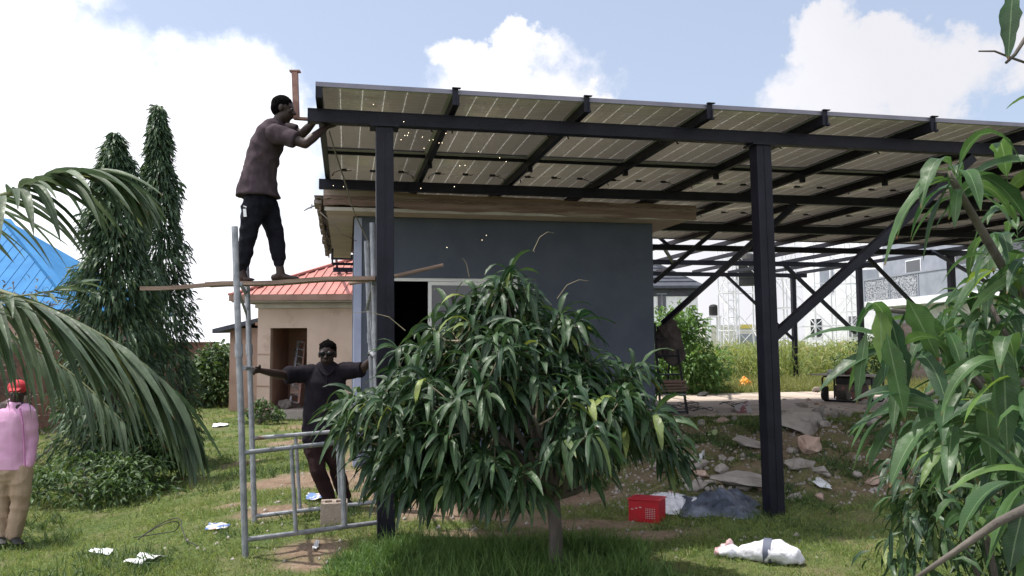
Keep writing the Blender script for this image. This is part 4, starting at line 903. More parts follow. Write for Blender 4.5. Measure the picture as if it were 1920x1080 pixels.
# mast trees (tall, narrow, weeping)
def mast(label, px_top, py_top, px_mid, Y, R, n, seed):
    top = at(px_top, py_top, Y); mid = at(px_mid, 600, Y); bx, by = mid.x, mid.y; bz = tz(bx, by); H = top.z - bz
    t = thing('mast_tree', label, 'tree', (bx, by, bz), 0, 'mast trees by the left boundary wall'); rng = np.random.default_rng(seed)
    f = rng.uniform(0, 1, n) ** .85; z = bz + .35 + (H - .35) * f; w = R * np.clip((1 - f) ** .78 * (1.22 - .30 * (1 - f)) + .0, .03, 1.2) * (1 + .14 * np.sin(f * 34 + seed)); th = rng.uniform(0, 2 * PI, n); w = w * (1 + .16 * np.sin(th * 4 + f * 15) + .16 * np.sin(th * 3 - f * 41) + .12 * np.sin(th * 7 + f * 73)) * rng.uniform(.35, 1.12, n) ** .6
    lean = (f[:, None] ** 1.3) * np.array([top.x - bx, 0, 0]); B = np.stack([bx + np.cos(th) * w, by + np.sin(th) * w, z], 1) + lean
    D = np.stack([np.cos(th) * .9, np.sin(th) * .9, rng.normal(.1, .35, n)], 1)
    V, F, UV = leaves(B, D, rng.uniform(.09, .22, n), rng.uniform(.018, .034, n), rng.uniform(.8, 4, n), .2, 4, .05, rng.normal(0, .7, n), wave=.03)
    # sprigs at the tip
    np_mesh('crown', V, F, UV, [mPoly], parent=t)
    mb = MB(); mb.tube([Vector((bx, by, bz - .1)), Vector((bx + (top.x - bx) * .4, by, bz + H * .5)), Vector((top.x, by, top.z - .05))], [.07, .045, .008], 8)
    mb.build('trunk', mBark, t, smooth=True)
    mb = MB()
    for i in range(46):
        g = rng.uniform(.12, .97); a = rng.uniform(0, 2 * PI); r = R * (1 - g) ** .42 * .85; s0 = Vector((bx + (top.x - bx) * g, by, bz + H * g)); e = s0 + Vector((math.cos(a) * r, math.sin(a) * r, -.18 * r / R - .02)); mb.tube([s0, s0.lerp(e, .5) + Vector((0, 0, .07)), e], [.012, .008, .004], 4)
    mb.build('branches', mBark, t)
mast('shorter and broader narrow weeping tree, left of the taller pointed one', 216, 250, 220, 11.2, .74, 14000, 21)
mast('taller pointed weeping tree with a thin tip above the brick wall', 297, 198, 308, 13.2, .56, 11000, 33)

# palm
def frond(pts, t, n, Lf, Wd, droop, seed, side_dir, up_amt=.2, mat=None, r0=.016, taper=True, fwd=.9):
    rng = np.random.default_rng(seed); P_ = np.array([tuple(p) for p in pts]); k = len(pts)
    def cr(f):
        f = f * (k - 1); j = min(int(f), k - 2); g = f - j; p0, p1, p2, p3 = P_[max(j - 1, 0)], P_[j], P_[j + 1], P_[min(j + 2, k - 1)]
        return .5 * ((2 * p1) + (p2 - p0) * g + (2 * p0 - 5 * p1 + 4 * p2 - p3) * g * g + (3 * p1 - p0 - 3 * p2 + p3) * g ** 3)
    mb = MB(); cs = [Vector(cr(i / 30)) for i in range(31)]; mb.tube(cs, [r0 * (1 - .85 * i / 30) for i in range(31)], 7)
    B = []; D = []; Ls = []; 
    for i in range(n):
        f = (i + .5) / n; p = cr(f); d = nrmz(cr(min(f + .01, 1)) - cr(max(f - .01, 0))); sd_ = nrmz(np.cross(d, np.array([0, 0, 1.])))
        for q in (-1, 1):
            B.append(p + rng.normal(0, .003, 3)); dd = d * fwd + sd_ * q * (.9 - .5 * f) + np.array([0, 0, up_amt]) + rng.normal(0, .07, 3); D.append(dd); Ls.append(Lf * (math.sin(PI * min(1, .22 + f * .74)) ** .6 + .12) * rng.uniform(.85, 1.08))
    V, F, UV = leaves(B, D, np.array(Ls), Wd, rng.uniform(*droop, len(B)), .5, 9, .0, rng.normal(0, .25, len(B)), 'palm', wave=.004, curl=.75)
    fr = np_mesh('frond', V, F, UV, [mPalm], parent=t)
    r = mb.build('rachis', pm('palm_rachis', (.11, .13, .05), .6, (.15, .16, .07), 8), fr, smooth=True)
def palm():
    base = Vector((-4.6, 3.6, tz(-4.6, 3.6)))
    t = thing('palm_tree', 'palm at the left edge with long drooping feathered fronds reaching into view', 'palm', base)
    crown = at(-420, 470, 3.7)
    mb = MB(); mb.tube([base - Vector((0, 0, .1)), base + Vector((0, 0, .4)), Vector((base.x, base.y, 1.2)), crown - Vector((0, 0, .1))], [.17, .13, .11, .10], 12); mb.build('trunk', mBark, t, smooth=True)
    frond([crown, at(-180, 500, 3.6), at(0, 548, 3.55), at(130, 600, 3.6), at(240, 662, 3.65), at(318, 735, 3.7), at(352, 800, 3.7)], t, 84, .56, .046, (.7, 2.1), 3, 1, .10, r0=.022, fwd=1.1)
    frond([crown, at(-150, 400, 3.2), at(0, 368, 2.9), at(100, 332, 2.9), at(190, 326, 2.95), at(258, 358, 3.0)], t, 46, .36, .042, (.8, 2.4), 4, 1, .15, r0=.016)
    frond([crown, at(-150, 560, 3.0), at(-60, 560, 2.8), at(60, 552, 2.7), at(150, 532, 2.7)], t, 16, .22, .022, (.2, .9), 5, 1, .0, r0=.008)
    frond([crown, at(-400, 200, 3.4), at(-300, 130, 3.2), at(-180, 150, 3.1), at(-90, 220, 3.1)], t, 30, .36, .030, (1.0, 2.4), 6, 1, .1)
    frond([crown, at(-230, 560, 4.3), at(-40, 600, 4.5), at(120, 690, 4.6), at(230, 790, 4.6)], t, 44, .5, .028, (1.6, 3.8), 7, 1, .1)
    frond([crown, at(-500, 300, 3.2), at(-620, 400, 2.9), at(-700, 560, 2.8)], t, 40, .5, .03, (1.6, 3.8), 8, 1, .1)
palm()
c = gp(130, 880); shrub('leafy_bush', 'dark leafy bush low beneath the palm fronds beside the man in pink', at(170, 820, 10.2), (1.0, .7, .5), 2200, .11, .030, mBush, seed=6)
shrub('leafy_bush', 'dark undergrowth bush around the foot of the mast trees', at(275, 800, 11.3), (.7, .7, .75), 2000, .14, .030, mBush, seed=7)
shrub('leafy_bush', 'brownish climbing bush behind the upper palm frond in front of the blue roof', at(60, 640, 13), (2.2, .8, 2.6), 3000, .13, .03, leaf_mat('dry_leaf', (.06, .06, .045), (.13, .115, .09), .7, .2), seed=8)
shrub('leafy_bush', 'green hedge bush between the end of the brick wall and the tan house', at(412, 700, 26), (.9, 1.5, 1.75), 2600, .2, .09, mBush, seed=9)
shrub('leafy_bush', 'bright green round bush right of the slate blue wall behind the stepladder', onv(1272, 690, 11.2), (1.05, 1.0, 1.85), 5200, .15, .06, mBushLight, seed=10)
shrub('leafy_bush', 'small dark green bush beside the rear canopy post at the maize field', onv(1625, 680, 13.2), (.9, .7, 1.2), 1600, .13, .045, mBush, seed=12)
shrub('leafy_bush', 'little weed clump growing at the corner of the tan house porch', at(488, 760, 19.5), (.5, .4, .5), 500, .13, .05, mBush, seed=13)

# ------------------------------------------------------------------ grass
def grass():
    rng = np.random.default_rng(77)
    def blades(n, X0, X1, Y0, Y1, hl, hw, mat, name, thr=.35, wedge=True, seedmask=None):
        y = Y0 + (Y1 - Y0) * rng.uniform(0, 1, n); x = rng.uniform(0, 1, n)
        x = (X0 + (X1 - X0) * x) if not wedge else (x * 2 - 1) * (y * .68 + 1.4)
        nclump = n // 7; ci = rng.integers(0, nclump, n); x = x[ci] + rng.normal(0, .03, n); y = y[ci] + rng.normal(0, .03, n)
        m = soil_mask(x, y); keep = (m < thr + rng.uniform(-.25, .35, n)) & ~in_slab(x, y, .02)
        nn = np.sin(x * 1.9 + 1) * np.sin(y * 2.3 + .4) + .5 * np.sin(x * 5.3) * np.sin(y * 4.1)
        c, s_ = math.cos(YAW), math.sin(YAW); u = c * x + s_ * y + U0; v = -s_ * x + c * y + V0
        keep &= ~((u > .3) & (u < 4.95) & (v > 4.5) & (v < 10.3)) & (y < 60)
        if seedmask is not None: keep &= seedmask(x, y, rng.uniform(0, 1, n))
        x, y, nn = x[keep], y[keep], nn[keep]; k = len(x); z = terr(x, y)
        B = np.stack([x, y, z - .005], 1); D = np.stack([rng.normal(0, .42, k), rng.normal(0, .42, k), np.ones(k)], 1)
        L = hl * rng.uniform(.45, 1.25, k) * (1 + .35 * nn)
        V, F, UV = leaves(B, D, np.maximum(L, .02), hw * rng.uniform(.7, 1.3, k), rng.uniform(.1, 1.6, k), .3, 2, 0, rng.uniform(0, 3.1, k), 'grass')
        return V, F, UV
    a = blades(150000, 0, 0, 4.6, 9.5, .075, .0065, mGrass, 'g'); b = blades(90000, 0, 0, 9.5, 17, .09, .010, mGrass, 'g'); c = blades(50000, 0, 0, 17, 34, .12, .02, mGrass, 'g')
    V, F, UV = join([a, b, c]); tag(np_mesh('grass', V, F, UV, [mGrass]), 'short patchy green and straw coloured grass over the yard', 'grass', kind='stuff')
    pc = gp(830, 1060); pc2 = gp(1130, 1040); pc3 = gp(350, 950)
    def msk(x, y, r):
        d = np.minimum.reduce([((x - pc.x) / .95) ** 2 + ((y - pc.y) / .55) ** 2, ((x - pc2.x) / .45) ** 2 + ((y - pc2.y) / .3) ** 2 + .2, ((x - .2) / 1.3) ** 2 + ((y - 5.6) / .35) ** 2 + .3, ((x - pc3.x) / .5) ** 2 + ((y - pc3.y) / .4) ** 2 + .45])
        return d < r
    V, F, UV = blades(150000, -2.8, 2.2, 4.9, 7.4, .23, .009, mLush, 'lush', thr=9, wedge=False, seedmask=msk)
    tag(np_mesh('tall_grass', V, F, UV, [mLush]), 'lush taller bright green grass around the foot of the young mango tree', 'tall grass', kind='stuff')
    # weeds on the spoil heap and along the foot of the slab
    def msk2(x, y, r): return (np.sin(x * 2.2 + 3) * np.sin(y * 3.1) + .5 * np.sin(x * 6.1 + y) > .05 + r * .5) & (x > .9)
    V, F, UV = blades(45000, .8, 8.5, 8.2, 12.2, .11, .013, mBush, 'weeds', thr=9, wedge=False, seedmask=msk2)
    def msk3(x, y, r): return (np.sin(x * 1.7 + 1) * np.sin(y * 1.3) + .6 * np.sin(x * 4.9 + y) * np.sin(y * 3.7) > .25 + r * .5)
    a = (V, F, UV); b = blades(60000, -8.5, -1.5, 5.6, 17, .13, .012, mBush, 'weeds', thr=.5, wedge=False, seedmask=msk3); c = blades(30000, 1.2, 6, 5.4, 8.6, .10, .010, mBush, 'weeds', thr=.5, wedge=False, seedmask=msk3)
    V, F, UV = join([a, b, c]); tag(np_mesh('weeds', V, F, UV, [leaf_mat('weed_blade', (.030, .065, .020), (.085, .135, .035), .6, .25)]), 'dark green weeds spreading over the rubble heap and in clumps through the grass', 'weeds', kind='stuff')
grass()
def maize():
    rng = np.random.default_rng(15); B = []; D = []; L = []; W = []; Dr = []
    n = 2300; parts = []
    for i in range(n):
        v = rng.uniform(14.6, 22); u = rng.uniform(5, 27); 
        if v < 15.2 and rng.random() < .5: continue
        p = S(u, v); 
        if p.y < 21 + .08 * p.x: continue
        z0 = tz(p.x, p.y); h = rng.uniform(.85, 1.35) * (1 if v > 15.4 else .7)
        # stalk as a thin upright leaf
        B.append((p.x, p.y, z0)); D.append((rng.normal(0, .05), 0, 1)); L.append(h * 1.15); W.append(.035); Dr.append(.05)
        for k in range(7):
            f = (k + 1) / 8; a = rng.uniform(0, 6.28); B.append((p.x, p.y, z0 + h * f)); D.append((math.cos(a) * .7, math.sin(a) * .7, 1)); L.append(rng.uniform(.35, .6)); W.append(rng.uniform(.035, .055)); Dr.append(rng.uniform(1.2, 3))
    V, F, UV = leaves(B, D, np.array(L), np.array(W), np.array(Dr), .3, 4, 0, RNG.normal(0, .3, len(B)), 'palm')
    tag(np_mesh('maize_field', V, F, UV, [mCorn]), 'yellow green maize crop standing in front of the far block wall', 'maize crop', kind='stuff')
    y = rng.uniform(19.5, 24, 30000); x = rng.uniform(2.5, 20, 30000); B = np.stack([x, y, terr(x, y)], 1); D = np.stack([rng.normal(0, .4, 30000), rng.normal(0, .4, 30000), np.ones(30000)], 1)
    V, F, UV = leaves(B, D, rng.uniform(.12, .42, 30000), .02, rng.uniform(.1, 1.2, 30000), .3, 2, 0, rng.uniform(0, 3, 30000), 'grass')
    tag(np_mesh('rough_grass', V, F, UV, [leaf_mat('straw_grass', (.16, .20, .05), (.26, .26, .10), .6, .3)]), 'pale rough grass strip between the concrete slab and the maize', 'rough grass', kind='stuff')
maize()

# ------------------------------------------------------------------ rubble
def rock(c, r, rng, flat=1.0, name='concrete_chunk', mat=None, label='grey broken concrete chunk lying in the rubble heap under the canopy', group='broken concrete chunks in the rubble heap', rot=None):
    bm = bmesh.new()
    for i in range(26):
        v = Vector([rng.gauss(0, 1) for _ in range(3)]).normalized(); v = Vector((v.x * r, v.y * r * rng.uniform(.6, 1), v.z * r * flat)) * rng.uniform(.75, 1.1); bm.verts.new(v)
    bmesh.ops.convex_hull(bm, input=bm.verts); 
    for v in [v for v in bm.verts if not v.link_faces]: bm.verts.remove(v)
    bmesh.ops.triangulate(bm, faces=bm.faces[:]); bmesh.ops.subdivide_edges(bm, edges=bm.edges[:], cuts=2, use_grid_fill=True)
    sd0 = rng.uniform(0, 50)
    for v in bm.verts: v.co += v.co.normalized() * r * (.16 * noise.noise(v.co / r * 2.6 + Vector((sd0, 0, 0))) + .05 * noise.noise(v.co / r * 8 + Vector((sd0, 3, 0))))
    me = bpy.data.meshes.new(name); bm.to_mesh(me); bm.free(); me.materials.append(mat or mConc)
    o = bpy.data.objects.new(name, me); COL.objects.link(o); o.location = c; o.rotation_euler = rot or (rng.uniform(-.4, .4), rng.uniform(-.4, .4), rng.uniform(0, 6.28))
    return tag(o, label, 'rubble', group)
rs = random.Random(12)
PLACE = ['piled along the slab edge near the generator', 'heaped just behind the grey tarpaulin', 'at the slab edge below the stepladder', 'scattered in the weeds under the canopy']
for i in range(120):
    if i < 45: x = rs.uniform(1450, 1660); y = rs.uniform(752, 800)
    elif i < 75: x = rs.uniform(1290, 1450); y = rs.uniform(860, 925)
    elif i < 95: x = rs.uniform(1230, 1400); y = rs.uniform(765, 800)
    else: x = rs.uniform(1250, 1700); y = rs.uniform(780, 950)
    p = gp(x, y); r = rs.choice([.04, .05, .07, .09, .12]) * (1.25 if i < 45 else .9)
    rock(p + Vector((0, 0, r * .25)), r, rs, rs.uniform(.4, .8), mat=(mm := mConc if rs.random() < .8 else mConcPink), label=('grey' if mm is mConc else 'pinkish') + (' small' if r < .075 else ' larger') + ' concrete chunk ' + PLACE[0 if i < 45 else 1 if i < 75 else 2 if i < 95 else 3])
p = gp(1515, 812); rock(p + Vector((0, .1, .14)), .42, rs, .18, 'concrete_slab_piece', mConc, 'large flat grey slab piece tilted on the rubble heap right of the near post', None, (math.radians(38), .1, .3))
p = gp(1519, 850); rock(p + Vector((0, 0, .10)), .17, rs, .8, 'pink_stone', mConcPink, 'rounded pinkish stone leaning below the large tilted slab piece', None, (1.2, .2, 0))
p = gp(1395, 905); rock(p + Vector((0, 0, .03)), .36, rs, .22, 'concrete_slab_piece', mConc, 'long low concrete slab piece left of the near post behind the tarpaulin', None, (.12, 0, .1))
p = gp(1405, 838); rock(p + Vector((0, 0, .04)), .26, rs, .16, 'concrete_slab_piece', mConc, 'narrow concrete strip lying in the heap just left of the near post', None, (.3, .1, .5))
p = gp(1500, 880); rock(p + Vector((0, 0, .05)), .2, rs, .4, 'concrete_chunk', mConc, 'mid sized chunk below the pinkish stone beside the near post', None)
p = gp(1240, 885); rock(p + Vector((0, 0, .05)), .14, rs, .6, 'concrete_chunk', mConc, 'concrete chunk at the right edge of the young mango crown', None)
p = gp(1640, 905); rock(p + Vector((0, 0, .02)), .14, rs, .3, 'concrete_chunk', mConcPink, 'lone flat stone in the grass right of the near post', None)
p = gp(1218, 760); rock(p + Vector((0, -.1, .1)), .16, rs, .7, 'concrete_chunk', mConcPink, 'pale chunk against the foot of the slate blue wall corner', None)
def gravel():
    rng = np.random.default_rng(3); V = []; F = []
    pts = []
    for i in range(2600):
        if rng.random() < .8: p = gp_fast(rng.uniform(1.1, 7.5), rng.uniform(8.4, 11.7))
        else: p = gp_fast(rng.uniform(-3, 2.5), rng.uniform(6.3, 11))
        r = rng.uniform(.008, .03); q = rng.uniform(.6, 1.3, 6); b = len(V)
        V += [(p[0] + r * q[0], p[1], p[2]), (p[0], p[1] + r * q[1], p[2]), (p[0] - r * q[2], p[1], p[2]), (p[0], p[1] - r * q[3], p[2]), (p[0], p[1], p[2] + r * q[4]), (p[0], p[1], p[2] - r)]
        F += [(b + a, b + (a + 1) % 4, b + 4) for a in range(4)] + [(b + (a + 1) % 4, b + a, b + 5) for a in range(4)]
    tag(np_mesh('gravel', V, F, None, [mConc], smooth=False), 'small loose stones and crumbs strewn over the bare soil', 'gravel', kind='stuff')
def gp_fast(x, y): return (x, y, tz(x, y))
gravel()

# ------------------------------------------------------------------ buildings behind
def ribbed(mb, a0, a1, b1, b0, n, h=.035, m=0):
    """sheet with ridges running from the a edge to the b edge"""
    a0, a1, b0, b1 = map(Vector, (a0, a1, b0, b1)); nr = (a1 - a0).cross(b0 - a0 if (b0 - a0).length > .01 else b1 - a0).normalized()
    if nr.z < 0: nr = -nr
    mb.add([a0, a1, b1, b0], [(0, 1, 2, 3)], m)
    for i in range(n):
        f = (i + .5) / n; s0 = a0.lerp(a1, f); s1 = b0.lerp(b1, f)
        if (s1 - s0).length < .05: continue
        mb.bar(s0 + nr * h / 2, s1 + nr * h / 2, .04, h, nr, m)
def tan_house():
    Y0 = 21.0; xl = at(482, 700, Y0).x; xr = 1.5; zb = -.35; zt = 2.86; T = .22
    t = thing('tan_house', 'single storey tan rendered house with red metal roof and open porch recess', 'house', ((xl + xr) / 2, Y0, zb))
    dx0, dx1 = at(506, 700, Y0).x, at(575, 700, Y0).x; dz = 1.7 + (640 - 612) / F_PX * Y0; zf = at(520, 768, Y0).z - .02
    mb = MB()
    def bx(xa, xb, ya, yb, za, zb_): mb.box(((xa + xb) / 2, (ya + yb) / 2, (za + zb_) / 2), xb - xa, yb - ya, zb_ - za)
    bx(xl, dx0, Y0, Y0 + T, zb, zt); bx(dx1, xr, Y0, Y0 + T, zb, zt); bx(dx0, dx1, Y0, Y0 + T, dz, zt); bx(xl, xl + T, Y0 + T, 30, zb, zt); bx(xr - T, xr, Y0 + T, 30, zb, zt); bx(xl + T, xr - T, 29.8, 30, zb, zt)
    mb.build('wall', mTan, t)
    mb = MB(); bx2 = mb.box
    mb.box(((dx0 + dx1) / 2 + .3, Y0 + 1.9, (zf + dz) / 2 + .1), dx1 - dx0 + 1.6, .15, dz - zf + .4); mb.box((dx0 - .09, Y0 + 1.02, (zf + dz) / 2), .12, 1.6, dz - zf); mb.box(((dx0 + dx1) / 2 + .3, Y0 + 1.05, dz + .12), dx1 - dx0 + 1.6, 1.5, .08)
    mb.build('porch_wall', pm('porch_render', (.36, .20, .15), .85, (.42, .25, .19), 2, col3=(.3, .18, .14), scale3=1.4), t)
    mb = MB(); mb.box(((dx0 + dx1) / 2 + .35, Y0 + .75, zf - .15), dx1 - dx0 + 1.3, 2.1, .3); mb.build('porch_floor', mFloor, t)
    for zz in (at(500, 664, Y0).z, at(500, 724, Y0).z): mb = MB(); mb.box(((xl + dx0) / 2, Y0 - .004, zz), dx0 - xl + .02, .02, .03); mb.build('column_groove', mTan2, t)
    mb = None
    # roof
    ov = .55; e0 = (xl - ov, Y0 - ov, zt + .06); e1 = (xr + ov, Y0 - ov, zt + .06); yb = 30 + ov; zr = 5.0
    ra = at(668, 470, 25.2); A = Vector(e0); B_ = Vector(e1); C_ = Vector((xr + ov, yb, zt + .06)); D_ = Vector((xl - ov, yb, zt + .06)); R1 = Vector((xl - ov + 4.4, 25.3, zr)); R2 = Vector((xr + ov - 4.0, 25.3, zr))
    mb = MB(); mb.add([A, B_, R2, R1], [(0, 1, 2, 3)]); mb.add([B_, C_, R2], [(0, 1, 2)]); mb.add([C_, D_, R1, R2], [(0, 1, 2, 3)]); mb.add([D_, A, R1], [(0, 1, 2)])
    # ribs running up the front slope, clipped by the hips
    sl = (R1 - A); nrm_ = (B_ - A).cross(R1 - A).normalized(); n = 44
    for i in range(n):
        x = A.x + (B_.x - A.x) * (i + .5) / n; f = min(1, (x - A.x) / (R1.x - A.x), (B_.x - x) / (B_.x - R2.x)); s0 = Vector((x, A.y, A.z)) + nrm_ * .012; s1 = Vector((x, A.y + (R1.y - A.y) * f, A.z + (zr - A.z) * f)) + nrm_ * .012; mb.bar(s0, s1, .05, .03, nrm_)
    mb.bar(A + Vector((0, 0, .03)), R1 + Vector((0, 0, .03)), .22, .05); mb.bar(B_ + Vector((0, 0, .03)), R2 + Vector((0, 0, .03)), .22, .05); mb.bar(R1 + Vector((0, 0, .03)), R2 + Vector((0, 0, .03)), .25, .05)
    mb.build('roof', mRedRoof, t)
    mb = MB(); mb.box(((A.x + B_.x) / 2, A.y - .015, zt - .0), B_.x - A.x + .02, .05, .16); mb.box((A.x - .015, (A.y + yb) / 2 + .03, zt), .05, yb - A.y - .02, .16); mb.build('fascia_board', pm('brown_fascia', (.22, .13, .10), .8, (.28, .18, .14), 4), t)
    mb = MB(); mb.box(((A.x + B_.x) / 2, Y0 - .2, zt - .10), B_.x - A.x - .06, .6, .03); mb.box(((A.x + B_.x) / 2, Y0 - .05, zt - .19), xr - xl + .1, .09, .12); mb.build('soffit', mCream, t)
tan_house()
def annex():
    Y = 23.2; xl = at(430, 700, Y).x; xr = at(481, 700, Y).x + .8; t = thing('annex_building', 'low tan outbuilding with dark sloping roof behind the left corner of the tan house', 'outbuilding', (xl, Y, -.3))
    zt = at(450, 615, Y).z; mb = MB(); mb.box(((xl + xr) / 2, Y + 2, (zt - .35) / 2), xr - xl, 4, zt + .35); mb.build('wall', mTan2, t)
    a = at(398, 617, Y - .4); b = at(484, 596, Y - .4); c = b + Vector((0, 4.9, .1)); d = a + Vector((0, 4.9, .1)); lo = Vector((0, 0, -.12)); mb = MB(); mb.add([a, b, c, d, a + lo, b + lo, c + lo, d + lo], [(0, 1, 2, 3), (7, 6, 5, 4), (0, 4, 5, 1), (1, 5, 6, 2), (2, 6, 7, 3), (3, 7, 4, 0)]); mb.build('roof', mDarkRoof, t)
annex()
# side boundary wall of red-brown blocks
mBrick = pm('red_brown_blocks', (.26, .12, .095), .9, (.34, .17, .135), 8, bump=.6, bscale=30, col3=(.16, .09, .075), scale3=1.5)
def side_wall():
    xw = -10.9; t = thing('boundary_wall', 'red brown block wall running back along the left side of the yard', 'wall', (xw, 22, -.3)); mb = MB(); z1 = 1.68
    mb.box((xw - .1, 20.2, .66), .2, 18.4, 2.1); mb.box((-13.6, 29.3, .50), 5.6, .2, 1.6)
    for i in range(8):
        mb.box((xw - .02, 12.2 + i * 2.45, .68), .3, .35, 2.16)
    for r in range(8):
        zz = -.1 + r * .24; mb.box((xw + .0015, 20.2, zz), .008, 18.3, .012)
    mb.build('blockwork', mBrick, t); mb = MB(); mb.box((xw - .1, 20.2, 1.735), .30, 18.6, .05); mb.build('coping', mConcPink, t)
    mb = MB(); mb.box((-9.9, 33.5, .55), 2.6, .2, 1.9); tag(mb.build('block_wall', mBrick), 'short reddish block wall far behind the hedge beside the outbuilding', 'wall')
side_wall()
def blue_house():
    t = thing('blue_roofed_house', 'house with bright blue ribbed metal roof beyond the left boundary wall', 'house', (-18, 24, 0)); Y = 22
    ze = at(140, 580, 20.5).z; A = Vector((-25, 20.5, ze)); B_ = at(148, 547, 20.5); B_.z = ze; C_ = Vector((B_.x, 26.5, ze)); D_ = Vector((-25, 26.5, ze)); zr = at(10, 412, 23.5).z
    R2 = at(12, 412, 23.5); R1 = Vector((-22, 23.5, zr))
    mb = MB(); mb.add([A, B_, R2, R1], [(0, 1, 2, 3)]); mb.add([B_, C_, R2], [(0, 1, 2)]); mb.add([C_, D_, R1, R2], [(0, 1, 2, 3)]); mb.add([D_, A, R1], [(0, 1, 2)])
    nr = (B_ - A).cross(R1 - A).normalized(); n = 44
    for i in range(n):
        x = A.x + (B_.x - A.x) * (i + .5) / n; f = min(1, (x - A.x) / (R1.x - A.x), (B_.x - x) / (B_.x - R2.x)); mb.bar(Vector((x, A.y, A.z)) + nr * .006, Vector((x, A.y + (R2.y - A.y) * f, A.z + (zr - A.z) * f)) + nr * .006, .03, .014, nr)
    mb.bar(B_, R2, .22, .08); mb.build('roof', mBlueRoof, t)
    mb = MB(); mb.box(((-24.5 + B_.x - .5) / 2, 23.5, ze / 2 - .2), B_.x - .5 + 24.5, 5.2, ze + .2); mb.build('wall', mTan2, t)
blue_house()
# far block wall
def back_wall():
    t = thing('block_wall', 'long grey sandcrete block wall behind the maize crop', 'wall', (10, 30, .4)); mb = MB()
    a = at(1180, 653, 31); b = at(1665, 651, 31); a.z = b.z = 0; c = (a + b) / 2; zt = at(1370, 652, 31).z; L_ = (b - a).length; d = (b - a).normalized(); nn = Vector((-d.y, d.x, 0)); mb.box((c.x, c.y, zt / 2 + .1), L_, .22, zt - .2, (d, nn, Vector((0, 0, 1))))
    for i in range(9): q = a.lerp(b, i / 8); mb.box((q.x, q.y - .05, zt / 2 + .12), .3, .34, zt - .1, (d, nn, Vector((0, 0, 1))))
    mb.build('blockwork', mBlock, t)
    t = thing('block_wall', 'grey brown brick wall at the right edge behind the bucket', 'wall', (14, 22, .4)); mb = MB(); a = at(1655, 700, 22.5); b = at(1990, 700, 20.5); zt = at(1690, 606, 22).z; a.z = b.z = 0; d = (b - a).normalized(); nn = Vector((-d.y, d.x, 0)); c = (a + b) / 2
    mb.box((c.x, c.y, zt / 2 + .1), (b - a).length, .25, zt - .2, (d, nn, Vector((0, 0, 1))))
    for r in range(7): mb.box((c.x - nn.x * .126, c.y - nn.y * .126, .5 + r * .22), (b - a).length, .006, .014, (d, nn, Vector((0, 0, 1))))
    mb.build('brickwork', pm('grey_brown_brick', (.13, .105, .09), .9, (.19, .155, .135), 9, bump=.6, bscale=30), t)
back_wall()
